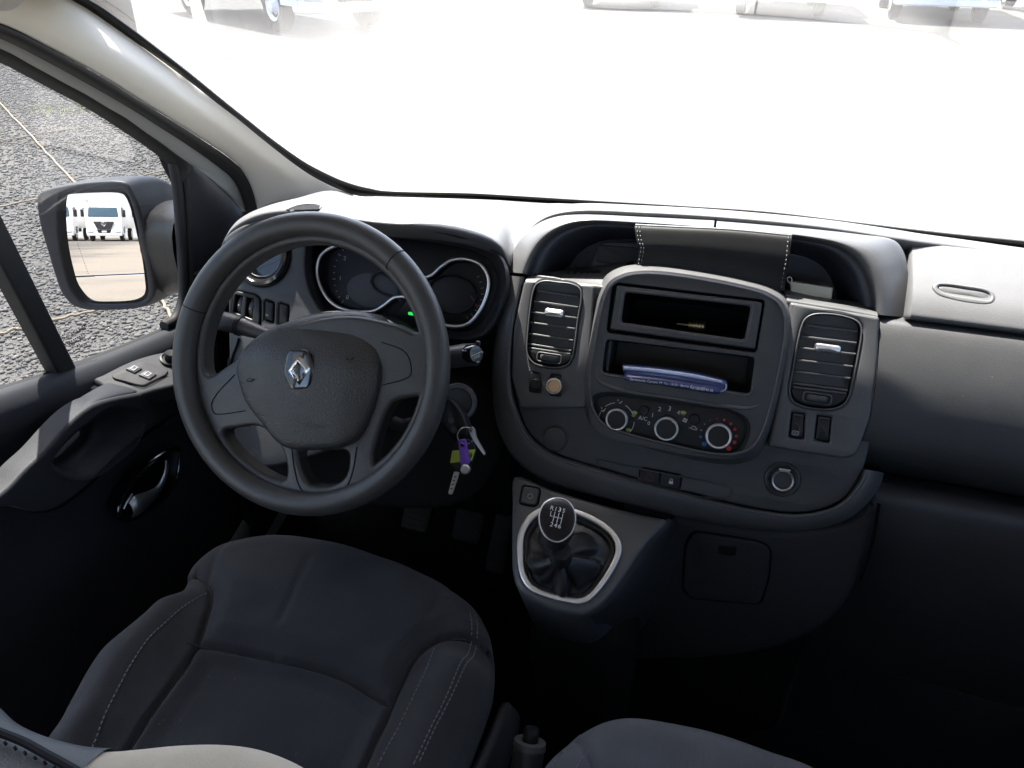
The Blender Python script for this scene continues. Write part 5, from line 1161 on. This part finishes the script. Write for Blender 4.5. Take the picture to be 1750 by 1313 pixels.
FE = Frame(FW.P(812, 605, -.058), np.cross((0, 0, 1), ce), ce)
lathe('end_cap', FE, (0, 0), [(.012, -.012), (.0122, .001), (.0108, .003), (.0100, .0022), (.001, .0022)], 'gloss_black', s2, 28)
box('cap_ridge', R0[1] + FW.y * .015, (.006, .004, .006), 'centre_plastic', s2, .001)
stroke('stalk_symbol', FE, [(-.009, .0), (.009, .0)], .0024, .0008, 'white_print', s2, n=2)
text('stalk_symbol', 'OOO', FE, (0, .004), .0024, .0042, 'blue_print', s2); text('stalk_symbol', 'OOO', FE, (0, -.004), .0024, .0042, 'white_print', s2)

# ignition lock and keys
FI = Frame(FW.P(782, 688, -.10), (.9, -.2, .1), (.30, -.80, .52))
lathe('ignition_lock', FI, (0, 0), [(.026, -.05), (.026, -.004), (.024, .002), (.019, .003), (.018, -.004), (.001, -.006)], 'grille_grey', dash, 32)
ky = thing('key_bunch', 'ignition key with hanging ring, purple tag and lime-labelled spare key', 'keys', FW.P(790, 735, -.09))
FK = Frame(FW.P(776, 716, -.078), (.75, -.45, -.5), (-.15, -.86, .48))
hd = [(-.026, .010), (-.014, .0145), (.010, .012), (.024, .006), (.030, -.004), (.026, -.016), (.006, -.019), (-.018, -.014)]
dome('key_head', FK, crom(hd, 4, True), -.012, .002, .004, .002, 'black_plastic', ky)
for a, b in ((.000, -.003), (.012, -.008)): lathe('key_button', FK, (a, b), [(.0045, .002), (.0042, .0046), (.001, .005)], 'grille_grey', ky, 16)
tube('key_edge', [FK.p(a, b, .0) for a, b in [(-.016, .012), (.004, .012), (.020, .006), (.028, -.006)]], .0034, 'steel', ky, seg=8) if False else None
kz = -.052
kr = FW.P(796, 745, kz); FR = Frame(kr, (1, 0, .1), (.35, -.80, .45))
tube('key_ring', [FR.p(a, b, 0) for a, b in circ(0, 0, .0105, 24, 1.0)], .0009, 'steel', ky, seg=8, closed=True, n=1)
FT = Frame(FW.P(793, 775, kz + .01), (1, 0, .12), (.10, -.86, .48))
def Tp(u, v): return FT.px(u, v)
t_ = [(783, 752), (796, 750), (804, 792), (788, 797)]
plate('purple_tag', FT, rpoly(FT.pxs(t_), .003), [circ(*FT.px(790, 760), .0028, 14)], z0=-.002, z1=.0025, bev=.001, mat='purple_plastic', parent=ky)
plate('tag_window', FT, rpoly(FT.pxs([(788, 767), (796, 766), (800, 788), (792, 791)]), .001), z0=.002, z1=.0032, bev=.0005, mat='purple_plastic', parent=ky)
lathe('tag_end', FT, FT.px(796, 802), [(.006, -.004), (.0065, .004), (.005, .006), (.001, .0065)], 'steel', ky, 20)
FS2 = Frame(FW.P(790, 785, kz - .002), (1, 0, .12), (.12, -.86, .48))
dome('spare_key_head', FS2, crom(FS2.pxs([(780, 755), (795, 750), (809, 756), (813, 772), (808, 790), (796, 805), (782, 806), (770, 792), (769, 772)]), 3, True), -.004, .002, .002, .001, 'black_plastic', ky)
plate('lime_label', FS2, rpoly(FS2.pxs([(774, 770), (813, 768), (807, 787), (770, 791)]), .001), z0=.001, z1=.004, bev=.0004, mat='lime_label', parent=ky)
stroke('label_scribble', FS2, FS2.pxs([(803, 776), (807, 774), (806, 781), (802, 779), (808, 778)]), .0042, .0007, 'matt_black', ky)
bl = FS2.pxs([(776, 806), (786, 807), (773, 846), (766, 844)])
plate('spare_key_blade', FS2, rpoly(bl, .002), z0=-.001, z1=.0012, bev=.0004, mat='steel', parent=ky)
nb_ = [(FS2, *FS2.px(u, v), .0011, .003, .0012, .0003, .4) for u, v in [(778, 815), (776, 821), (774, 828), (772, 835)]]
joined('blade_cut', nb_, 'matt_black', ky, None)
FX = Frame(FW.P(812, 752, kz + .004), (1, 0, .2), (-.1, -.86, .48))
bl = FX.pxs([(801, 733), (806, 728), (812, 733), (815, 748), (831, 776), (828, 779), (811, 756), (803, 742)])
plate('thin_key', FX, rpoly(bl, .002), [circ(*FX.px(805.5, 735), .0022, 12)], z0=-.0008, z1=.0012, bev=.0004, mat='steel', parent=ky)

# ------------------------------------------------------------------ gear lever
gl_ = thing('gear_lever', 'six-speed gear lever with black knob, white shift pattern and leather boot', 'gear lever', FG.P(970, 950))
kn = FG.P(962, 925, .085)
ku = (CAM - kn) / np.linalg.norm(CAM - kn)
FKn = Frame(kn, (1, 0, 0), ku * .85 + np.array([0, .15, .5]))
ko = crom(FKn.pxs([(952, 852), (970, 857), (982, 874), (983, 896), (974, 916), (955, 928), (937, 923), (924, 905), (921, 882), (930, 861)]), 4, True)
koc = np.mean(ko, 0)
def kring(sc, z): return [FKn.p(koc[0] + (q[0] - koc[0]) * sc, koc[1] + (q[1] - koc[1]) * sc, z) for q in ko]
loft('knob', [kring(.40, -.055), kring(.62, -.05), kring(.85, -.036), kring(.98, -.018), kring(1.0, -.004), kring(.96, .003)], 'leather', gl_, nu=1, nv=4, closed=True)
tube('knob_ring', kring(.985, .002), .0010, 'satin_chrome', gl_, seg=8, closed=True, n=1)
dome('knob_face', FKn, [(koc[0] + (q[0] - koc[0]) * .96, koc[1] + (q[1] - koc[1]) * .96) for q in ko], -.004, .0035, .002, .003, 'knob_black', gl_, cen=koc)
q3 = lambda u, v: FKn.px(840 + u / 3.723, 600 + v / 3.723, .006)
zk = .0062
for s, u, v in (('R', 384, 1001), ('1', 409, 1007), ('3', 434, 1012), ('5', 459, 1018), ('2', 382, 1105), ('4', 408, 1111), ('6', 433, 1117)):
    text('shift_number', s, FKn, q3(u, v), zk, .0080, 'white_print', gl_, rot=-.05)
for pts in ([(379, 1020), (374, 1050), (388, 1053)], [(405, 1024), (389, 1088)], [(431, 1030), (414, 1094)], [(455, 1036), (440, 1100)], [(397, 1056), (448, 1068)]):
    stroke('shift_line', FKn, [q3(*p) for p in pts], zk, .0008, 'white_print', gl_, n=1)
# boot with folds
rc = np.mean(rin, 0); neck = kn - FKn.n * .05
rows = []; nb2 = len(rin)
for k, t in enumerate(np.linspace(0, 1, 12)):
    row_ = []
    for i, q in enumerate(rin):
        a = 2 * math.pi * i / nb2
        P0 = FG.p(q[0], q[1], -.006); e = (q - rc); e = e / np.linalg.norm(e)
        P1 = neck + FG.x * e[0] * .014 + FG.y * e[1] * .014
        s = t ** .75; p = P0 + (P1 - P0) * s
        # slack leather: sags outward low down, with a few deep pleats
        sag = math.sin(math.pi * t ** 1.5) * (.009 + .007 * math.sin(a * 5 + 1.3 + 2 * t) + .004 * math.sin(a * 9 + 4 * t))
        p = p + (FG.x * e[0] + FG.y * e[1]) * sag - FG.n * math.sin(math.pi * t) * .012
        row_.append(p)
    rows.append(row_)
loft('boot', rows, 'leather', gl_, nu=1, nv=3, closed=True)
tube('boot_hem', [FG.p(q[0], q[1], -.002) for q in inset(ccw(rin), .003)], .0035, 'rubber', gl_, seg=8, closed=True, n=1)
tube('shaft', [neck + FKn.n * .02, neck - FKn.n * .015], [.012, .015], 'leather', gl_, seg=16, n=2)

# ------------------------------------------------------------------ pedals, handbrake
for (u, v), lab in (((712, 880), 'clutch pedal pad, dark, deep in the footwell nearest the door'), ((800, 900), 'brake pedal pad, dark, deep in the footwell between clutch and accelerator'), ((855, 925), 'slim accelerator pedal, dark, deep in the footwell beside the console')):
    P_ = ony(u, v, 1.05); P_[2] = max(P_[2], .16); t = thing('foot_pedal', lab, 'pedal', P_, 'foot pedals')
    acc = 'accelerator' in lab and 'slim' in lab; f = Frame(P_, (1, 0, 0), tilt(40))
    pd_ = dome('pad', f, rpoly([(-.028, -.03), (.028, -.03), (.03, .03), (-.03, .03)] if not acc else [(-.02, -.06), (.02, -.06), (.02, .05), (-.02, .05)], .008), -.012, .0, .004, .003, 'rubber', t)
    for k in range(5): box('grip_rib', f.p(0, -.02 + k * .01, .003), (.045 if not acc else .03, .003, .003), 'rubber', t, .0008, fr=f)
    tube('arm', [f.p(0, 0, -.012), P_ + np.array([0, .08, .10]), P_ + np.array([0, .14, .30])], .009, 'dark_shell', t)
hb = thing('handbrake_lever', 'grey handbrake lever with push button standing between the seats', 'handbrake', onz(895, 1320, .05))
h1 = onz(906, 1268, .40); h0 = np.array([-.055, .36, .12]); d = h1 - h0; d /= np.linalg.norm(d)
tube('grip', [h0, h0 + (h1 - h0) * .4, h0 + (h1 - h0) * .8, h1 - d * .004, h1], [.013, .016, .0175, .0185, .0155], 'centre_plastic', hb, seg=20)
tube('collar', [h1 - d * .006, h1 + d * .001], [.0195, .0185], 'trim_plastic', hb, seg=20, n=2)
tube('button', [h1, h1 + d * .012, h1 + d * .016], [.0095, .0095, .0075], 'black_plastic', hb, seg=16, n=2)
box('lever_base', (-.055, .34, .09), (.07, .16, .10), 'lower_plastic', hb, .02)

# ------------------------------------------------------------------ seats
def d2line(P, L):
    """signed distance from points to a polyline (positive on its left)"""
    best = np.full(len(P), 9.); sg = np.ones(len(P))
    for a, b in zip(L[:-1], L[1:]):
        d = b - a; t = np.clip(((P - a) @ d) / (d @ d), 0, 1); q = a + t[:, None] * d; r = np.hypot(*(P - q).T)
        s = np.sign(d[0] * (P[:, 1] - a[1]) - d[1] * (P[:, 0] - a[0])); m = r < best; best[m] = r[m]; sg[m] = s[m]
    return best, sg
ZS = .47
def cz(pts, z=ZS): return np.array([onz(u, v, z)[:2] for u, v in pts])
def cushion(name, outline, zfun, mat, parent, skirt=.20, nr=110):
    O = np.array(ccw(crom(outline, 14, True))); c = O.mean(0); n = len(O); V = []; F = []
    S = np.concatenate([np.linspace(1, .72, 46), np.linspace(.71, 0.02, nr - 46)])
    seg = np.roll(O, -1, 0)
    pts = np.concatenate([c + (O - c) * s for s in S]); e = np.full(len(pts), 9.)
    for a, b in zip(O, seg):
        d = b - a; t = np.clip(((pts - a) @ d) / (d @ d), 0, 1); q = a + t[:, None] * d; e = np.minimum(e, np.hypot(*(pts - q).T))
    z = zfun(pts) - .034 * (1 - np.clip(e / .05, 0, 1)) ** 2.2
    top = np.column_stack([pts, z])
    sk = []
    for k, (dz, out) in enumerate(((-skirt, -.03), (-skirt * .6, -.008), (-skirt * .3, .004), (-.03, .006), (-.012, .004))):
        Q = O + (O - c) / np.linalg.norm(O - c, axis=1, keepdims=True) * out; sk.append(np.column_stack([Q, z[:n] + dz]))
    A = np.concatenate(sk + [top]); m = len(A) // n
    for i in range(m - 1):
        for j in range(n): F.append((i * n + j, i * n + (j + 1) % n, (i + 1) * n + (j + 1) % n, (i + 1) * n + j))
    F.append(tuple((m - 1) * n + j for j in range(n)))
    ob = finish(name, A, F, mat, parent, smooth=180)
    return ob, O
ds = thing('driver_seat', 'dark cloth driver\'s seat with raised stitched side bolsters', 'car seat', (-.35, .4, .05))
so2 = np.array([onz(u, v, ZS - .016)[:2] for u, v in [(330, 958), (362, 934), (400, 921), (470, 911), (560, 919), (640, 940), (700, 963), (760, 993), (800, 1022), (824, 1052), (836, 1090), (835, 1140), (815, 1205), (770, 1313), (740, 1400)]] + [(-.14, .12), (-.35, .10), (-.55, .12)] + [onz(u, v, ZS)[:2] for u, v in [(-30, 1420), (60, 1275), (100, 1215), (160, 1112), (240, 1040), (296, 985)]])
sL = cz([(326, 948), (350, 975), (354, 1000), (342, 1045), (319, 1096), (258, 1180), (187, 1283), (120, 1400)], ZS + .02)
sR = cz([(805, 1061), (770, 1064), (741, 1073), (709, 1097), (680, 1149), (658, 1199), (606, 1313), (560, 1420)], ZS + .02)
sM = cz([(319, 1096), (387, 1104), (483, 1124), (577, 1149), (658, 1194)], ZS)
sL = np.array(crom(sL, 8)); sR = np.array(crom(sR, 8)); sM = np.array(crom(sM, 8))
def zdrv(P):
    dl, gl2 = d2line(P, sL); dr, gr = d2line(P, sR); dm, gm = d2line(P, sM)
    inL = gl2 < 0; inR = gr > 0
    left = (P[:, 0] < np.interp(P[:, 1], sL[::-1, 1], sL[::-1, 0])) & (P[:, 1] < sL[:, 1].max()); right = (P[:, 0] > np.interp(P[:, 1], sR[::-1, 1], sR[::-1, 0])) & (P[:, 1] < sR[:, 1].max())
    z = np.full(len(P), ZS - .004)
    tL = smoothstep((sL[:, 1].max() - P[:, 1]) / .07); tR = smoothstep((sR[:, 1].max() - P[:, 1]) / .05)
    z += np.where(left, .026 * smoothstep(dl / .07) * tL, 0) + np.where(right, .026 * smoothstep(dr / .07) * tR, 0)
    near = np.maximum(smoothstep(np.minimum(dl, dr) / .03), smoothstep((P[:, 1] - min(sL[:, 1].max(), sR[:, 1].max()) + .015) / .04))
    front = (P[:, 1] > np.interp(P[:, 0], sM[:, 0], sM[:, 1])) & ~left & ~right
    z += np.where(front, .012 * smoothstep(dm / .03) * near, 0) + np.where(~front & ~left & ~right, -.008 * smoothstep(dm / .025) * near, 0)
    for dd, dep in ((dl, .008), (dr, .008), (np.where(left | right, 9., dm), .009)): z -= dep * np.exp(-(dd / .0038) ** 2)
    z += .0010 * np.sin(P[:, 0] * 31 + P[:, 1] * 17) * np.sin(P[:, 1] * 29 - P[:, 0] * 9) + .0006 * np.sin(P[:, 0] * 75 + 3 * np.sin(P[:, 1] * 40))
    for (u0, v0), (u1, v1), dp in (((528, 960), (478, 1066), .0022), ((775, 975), (728, 1068), .0012), ((380, 935), (355, 985), .003)):
        l_ = cz([(u0, v0), (u1, v1)]); dd, _ = d2line(P, l_); z -= dp * np.exp(-(dd / .006) ** 2)
    return z
cu, O = cushion('cushion', so2, zdrv, 'seat_panel', ds)
# separate cloth on bolsters by material slot
cu.data.materials.append(MAT['bolster_fabric'])
pc_ = np.array([p.center[:] for p in cu.data.polygons])
lft = (pc_[:, 0] < np.interp(pc_[:, 1], sL[::-1, 1], sL[::-1, 0])) & (pc_[:, 1] < sL[:, 1].max()); rgt = (pc_[:, 0] > np.interp(pc_[:, 1], sR[::-1, 1], sR[::-1, 0])) & (pc_[:, 1] < sR[:, 1].max())
cu.data.polygons.foreach_set('material_index', (lft | rgt).astype(np.int32))
def stitch(name, pts, zf, parent, mat='thread', step=.0062, ln=.0040, zo=.0006):
    L = np.array(crom(pts, 20)); s = np.concatenate([[0], np.cumsum(np.hypot(*np.diff(L, axis=0).T))]); t = np.arange(0, s[-1], step)
    X = np.interp(t, s, L[:, 0]); Y = np.interp(t, s, L[:, 1]); P = np.column_stack([X, Y]); z = zf(P); V = []; F = []
    for i in range(len(t) - 1):
        a = np.array([X[i], Y[i], z[i] + zo]); b = np.array([X[i + 1], Y[i + 1], z[i + 1] + zo]); d = (b - a) / np.linalg.norm(b - a); b = a + d * ln; sd = np.cross(d, (0, 0, 1)); sd /= np.linalg.norm(sd); up = np.cross(sd, d); w_ = .0006; st = len(V)
        for q in (a, b):
            for e in (-sd * w_ - up * .0006, -sd * w_ + up * .0005, sd * w_ + up * .0005, sd * w_ - up * .0006): V.append(q + e)
        F += [(st, st + 1, st + 5, st + 4), (st + 1, st + 2, st + 6, st + 5), (st + 2, st + 3, st + 7, st + 6), (st, st + 1, st + 2, st + 3), (st + 4, st + 5, st + 6, st + 7)]
    o = finish(name, V, F, mat, parent, smooth=0); o['kind'] = 'stuff'; return o
Oc = O.mean(0)
def ztop(P):
    e = np.full(len(P), 9.)
    for a, b in zip(O, np.roll(O, -1, 0)):
        d = b - a; t = np.clip(((P - a) @ d) / (d @ d), 0, 1); q = a + t[:, None] * d; e = np.minimum(e, np.hypot(*(P - q).T))
    return zdrv(P) - .034 * (1 - np.clip(e / .05, 0, 1)) ** 2.2
ZB = ZS + .03
for L_ in (sL, sR, sM):
    q_ = L_[::5]; z_ = ztop(q_); tube('seam', [np.array([a, b, c + .0006]) for (a, b), c in zip(q_, z_)], .0011, 'dark_thread', ds, seg=6, n=2)
stitch('stitching', cz([(345, 980), (322, 997), (285, 1037), (240, 1090), (205, 1143), (172, 1200), (150, 1245), (134, 1275)], ZB), ztop, ds)
stitch('stitching', cz([(740, 1077), (733, 1100), (718, 1135), (690, 1190), (660, 1245), (630, 1300), (600, 1360)], ZB), ztop, ds)
stitch('stitching', cz([(803, 1022), (806, 1045), (803, 1075), (790, 1120), (765, 1180), (735, 1240), (700, 1313)], ZB - .01), ztop, ds)
stitch('stitching', cz([(812, 1028), (816, 1050), (813, 1080), (799, 1130), (774, 1188), (745, 1245), (713, 1313)], ZB - .02), ztop, ds)
loft('side_trim', [[np.array([-.108, y, z]) for y, z in ((.62, .36), (.45, .40), (.25, .42), (.10, .42))], [np.array([-.095, y, z]) for y, z in ((.63, .32), (.45, .33), (.25, .34), (.10, .34))], [np.array([-.105, y, z]) for y, z in ((.60, .24), (.45, .22), (.25, .22), (.10, .22))]], 'lower_plastic', ds, nu=4, nv=4, thick=.01)
box('seat_base', (-.35, .36, .17), (.42, .52, .24), 'dark_shell', ds, .03)
# backrest: its right-hand front edge swells towards the picture's lower left corner
FBk = Frame((-.30, .17, .78), (1, 0, 0), (0, .12, 1))
def bk_row(z, dy, w0=-.60, w1=-.085):
    xs = np.linspace(w0, w1, 13); out = []
    for x in xs:
        t = (x - (w0 + w1) / 2) / ((w1 - w0) / 2); b = .055 * smoothstep(np.array((abs(t) - .38) / .3)) - .07 * smoothstep(np.array((abs(t) - .82) / .2))
        out.append(np.array([x, dy + b, z]))
    return out
loft('backrest', [bk_row(z, dy) for z, dy in ((.42, .14), (.50, .165), (.58, .16), (.68, .135), (.78, .10), (.90, .04), (1.0, -.02), (1.04, -.06), (1.03, -.12), (.8, -.10), (.45, 0.0))], 'bolster_fabric', ds, nu=4, nv=5)

# pad edge, sunlight put into its pale colour, lying in front of the backrest, low left corner of the picture
zp = .70
pe = [(-90, 1170), (-30, 1196), (20, 1240), (70, 1263), (140, 1281), (187, 1285), (240, 1281), (300, 1275), (370, 1273), (430, 1279), (480, 1294), (520, 1314), (560, 1345)]
pA = [onz(u, v, zp) for u, v in pe]
dn = lambda R, dy, dz: [p + np.array([0, dy, dz]) for p in R]
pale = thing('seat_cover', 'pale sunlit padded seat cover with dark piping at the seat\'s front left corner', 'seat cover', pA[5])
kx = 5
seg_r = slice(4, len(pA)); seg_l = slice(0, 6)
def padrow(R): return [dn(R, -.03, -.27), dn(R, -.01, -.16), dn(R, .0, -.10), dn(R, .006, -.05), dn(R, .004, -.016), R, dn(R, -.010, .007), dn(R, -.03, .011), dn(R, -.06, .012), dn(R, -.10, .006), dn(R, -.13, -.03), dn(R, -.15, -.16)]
loft('sun_painted_panel', padrow(pA[4:]), 'sun_painted_fabric', pale, nu=5, nv=4)
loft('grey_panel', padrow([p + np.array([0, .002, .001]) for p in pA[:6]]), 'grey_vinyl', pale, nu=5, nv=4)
pip = [onz(u, v, zp + .016) for u, v in [(-60, 1228), (0, 1252), (40, 1268), (80, 1290), (130, 1318), (170, 1345)]]
tube('piping', pip, .0032, 'dark_thread', pale, seg=8)
hs = []
for k in range(10):
    q = onz(-8 + k * 17, 1262 + k * 8.4, zp + .0135); f = Frame(q, (1, -.4, 0), (0, -.1, 1)); hs.append((f, 0, 0, -.0006, .0032, .0018, .0012, 0))
joined('stitch_hole', hs, 'dark_thread', pale)

# passenger bench
pb = thing('passenger_bench', 'lighter grey cloth passenger seat corner at the bottom edge of the picture', 'car seat', (.35, .35, .05))
bo2 = np.array([onz(u, v, ZS - .030)[:2] for u, v in [(905, 1355), (935, 1310), (958, 1284), (985, 1259), (1010, 1243), (1045, 1229), (1080, 1224), (1120, 1227), (1200, 1244), (1300, 1277), (1400, 1313)]] + [(.30, .535), (.48, .52), (.70, .50), (.76, .46), (.76, .06), (.30, .03), (0.02, .05), (-.02, .15), (-.018, .30)])
bs = np.array(crom(cz([(990, 1244), (1003, 1275), (1012, 1310), (1016, 1345), (1014, 1420)], ZS), 8))
bs2 = np.array(crom(cz([(1003, 1283), (993, 1300), (985, 1315), (970, 1350)], ZS), 6))
def zben(P):
    d1, _ = d2line(P, bs); z = np.full(len(P), ZS)
    lf = P[:, 0] < np.interp(P[:, 1], bs[::-1, 1], bs[::-1, 0])
    z += np.where(lf, .008 * smoothstep(d1 / .04), 0) - .005 * np.exp(-(d1 / .004) ** 2)
    z += .0015 * np.sin(P[:, 0] * 40 + P[:, 1] * 13)
    return z
cb, Ob = cushion('cushion', bo2, zben, 'bench_panel', pb)
O = Ob
def ztopb(P):
    e = np.full(len(P), 9.)
    for a, b in zip(Ob, np.roll(Ob, -1, 0)):
        d = b - a; t = np.clip(((P - a) @ d) / (d @ d), 0, 1); q = a + t[:, None] * d; e = np.minimum(e, np.hypot(*(P - q).T))
    return zben(P) - .034 * (1 - np.clip(e / .05, 0, 1)) ** 2.2
stitch('stitching', cz([(965, 1277), (955, 1292), (946, 1308), (930, 1335)], ZS - .015), ztopb, pb)
stitch('stitching', cz([(1002, 1284), (993, 1299), (985, 1314), (975, 1335)], ZS), ztopb, pb)
box('seat_base', (.37, .26, .17), (.70, .40, .26), 'dark_shell', pb, .03)
loft('backrest', [[np.array([x, y, z]) for x in (0.0, .05, .37, .70, .76)] for z, y in ((.42, .0), (.6, -.02), (.8, -.06), (1.0, -.12), (1.04, -.18), (.9, -.22), (.45, -.12))], 'bench_fabric', pb, nu=4, nv=4)

# ------------------------------------------------------------------ loose things on the dash
po = thing('leather_pouch', 'black stitched leather pouch standing in the dash cubby', 'pouch', FP.P(1220, 450, -.03))
pr = lambda off, pts: [FP.P(u, v, off) for u, v in pts]
pf = [pr(.004, [(1086, 384), (1150, 387), (1250, 392), (1354, 402)]), pr(.0085, [(1085, 388), (1150, 391), (1250, 396), (1353, 406)]), pr(.010, [(1087, 408), (1150, 408), (1250, 414), (1351, 424)]), pr(.009, [(1092, 424), (1150, 426), (1250, 434), (1349, 446)]), pr(.003, [(1090, 436), (1150, 440), (1250, 452), (1344, 470)]), pr(-.002, [(1086, 462), (1150, 466), (1250, 480), (1340, 498)])]
loft('flap', pf, 'pouch_leather', po, nu=5, nv=5)
loft('body', [pr(-.026, [(1090, 390), (1250, 397), (1350, 408)]), pr(-.026, [(1092, 410), (1250, 420), (1348, 430)]), pr(-.03, [(1090, 466), (1250, 488), (1338, 502)])], 'pouch_leather', po, nu=4, nv=3, thick=.008)
tube('edge_binding', pr(.006, [(1086, 385), (1150, 388), (1250, 393), (1353, 403)]), .0016, 'grey_vinyl', po, seg=8)
def stitch3(path, par, mat='thread', step=.0055, ln=.0034, r=.0005):
    P = np.array(crom(path, 12)); s = np.concatenate([[0], np.cumsum(np.linalg.norm(np.diff(P, axis=0), axis=1))]); t = np.arange(0, s[-1] - ln, step); V = []; F = []
    for a in t:
        A = np.array([np.interp(a, s, P[:, k]) for k in range(3)]); B = np.array([np.interp(a + ln, s, P[:, k]) for k in range(3)]); d = (B - A) / np.linalg.norm(B - A); x = np.cross(d, FP.n); x /= np.linalg.norm(x); st = len(V)
        for q in (A, B):
            for e in (-x * r, FP.n * r, x * r, -FP.n * r): V.append(q + e)
        F += [(st + i, st + (i + 1) % 4, st + 4 + (i + 1) % 4, st + 4 + i) for i in range(4)] + [(st, st + 1, st + 2, st + 3), (st + 4, st + 5, st + 6, st + 7)]
    o = finish('stitching', V, F, mat, par, smooth=0); o['kind'] = 'stuff'
def col(k): return [r[0] + (r[-1] - r[0]) / np.linalg.norm(r[-1] - r[0]) * k + FP.n * .0024 for r in pf]
stitch3(col(.003), po); stitch3(col(.0065), po)
def colr(k): return [r[-1] + (r[0] - r[-1]) / np.linalg.norm(r[0] - r[-1]) * k + FP.n * .0024 for r in pf]
stitch3(colr(.004), po)
tube('snap_ring', [FP.P(1349 + 4 * math.cos(t), 478 + 5 * math.sin(t), -.006) for t in np.linspace(0, 6.28, 14)[:-1]], .0008, 'steel', po, seg=6, closed=True, n=1)
# cream box
FB = Frame(FP.P(1387, 496, -.035), (1, 0, -.02), (0, -.95, .32))
cb_ = thing('small_box', 'small cream card box on the ledge right of the pouch', 'box', FB.o)
p_ = FB.pxs([(1350, 481), (1424, 492), (1421, 512), (1352, 502)])
plate('carton', FB, rpoly(p_, .001), z0=-.045, z1=0, bev=.0012, mat='cream_card', parent=cb_, back=True)
c0 = FB.px(1352, 478); 
plate('lid_flap', Frame(FB.p(p_[0][0], p_[0][1], 0), FB.x, FB.y), [(0.001, .0), (.058, 0.0), (.052, -.030), (.006, -.034)] if False else [(0.001, 0), (.056, 0), (.055, .03), (.002, .03)], z0=.0, z1=.002, bev=.0005, mat='cream_card', parent=cb_) if False else None
# blue pack with printed strip
bp_ = thing('blue_pack', 'blue plastic document pack with white printed address in the dash pocket', 'document pack', FP.P(1150, 650, 0))
rows = [pr(-.02, [(1068, 622), (1130, 626), (1190, 635), (1236, 646)]), pr(.012, [(1066, 621), (1130, 627), (1190, 636), (1238, 648)]), pr(.026, [(1064, 625), (1130, 632), (1190, 642), (1241, 652)]), pr(.030, [(1065, 632), (1130, 638), (1190, 647), (1240, 657)])]
loft('film_top', rows, 'pack_film', bp_, nu=5, nv=5, thick=.0015)
rows = [pr(.030, [(1065, 632), (1130, 638), (1190, 647), (1240, 657)]), pr(.030, [(1067, 640), (1130, 646), (1190, 655), (1238, 663)]), pr(.034, [(1068, 647), (1130, 654), (1190, 664), (1230, 671)]), pr(.026, [(1069, 649), (1130, 657), (1190, 667), (1226, 672)])]
loft('front_face', rows, 'blue_pack', bp_, nu=5, nv=5, thick=.0015)
tube('fold_highlight', pr(.030, [(1066, 629), (1130, 635), (1190, 644), (1234, 653)]), [.0022, .003, .003, .0018], 'pack_highlight', bp_, seg=8)
tube('side_highlight', pr(.032, [(1226, 671), (1240, 665), (1241, 656)]), .001, 'pack_highlight', bp_, seg=6)
tube('fold_highlight', pr(.033, [(1068, 646), (1095, 650), (1150, 657), (1200, 663)]), .0009, 'pack_highlight', bp_, seg=6)
FT2 = Frame(FP.P(1155, 657, .036), FP.P(1215, 666, .036) - FP.P(1094, 651, .035), FP.n * .9 - FP.y * .35)
a, b = FT2.px(1155, 657.5)
text('printed_address', 'Barranquilla: Carrera 19  No. 19-24 · Barrio Concepción', FT2, (a - .010, b), .0008, .0052, 'white_paint', bp_, sx=.80)
a, b = FT2.px(1199, 665)
text('printed_address', 'Tel: (5) 385 85 85', FT2, (a, b), .0008, .0046, 'white_paint', bp_, sx=.85)
a, b = FT2.px(1129, 644)
text('printed_line', 'Calle 110  No.', FT2, (a, b + .001), .0002, .0040, 'pack_film', bp_)
# little metal fitting lying in the radio slot
FQ = Frame(FP.P(1187, 557, -.02), FP.n * .3 + FP.y * .1, FP.x + FP.y * .02)
mf = thing('metal_fitting', 'small brass threaded fitting lying in the empty radio slot', 'fitting', FQ.o)
lathe('threaded_barrel', FQ, (0, 0), [(.001, -.002), (.0065, -.002), (.0075, .000), (.0065, .002), (.0075, .004), (.0065, .006), (.0075, .008), (.0065, .010), (.0075, .012), (.006, .014), (.001, .014)], 'brass', mf, 20)
lathe('collar', FQ, (0, 0), [(.001, -.008), (.0045, -.008), (.0045, -.002), (.001, -.002)], 'brass', mf, 16)
lathe('pin', FQ, (0, 0), [(.0002, -.024), (.0012, -.022), (.0012, -.008), (.001, -.008)], 'steel', mf, 10)
# sun visor corner above the pillar
vz = thing('sun_visor', 'beige padded visor corner at the upper left above the pillar', 'sun visor', (-.62, .62, 1.12))
FVz = Frame(ony(10, 5, .60), (1, 0, 0), (0, -.75, -.66))
dome('visor_body', FVz, crom(FVz.pxs([(-140, -60), (60, -60), (50, -20), (43, 0), (34, 17), (23, 26), (9, 30), (-60, 22), (-140, 0)]), 5, True), -.03, .0, .012, .006, 'headliner', vz)
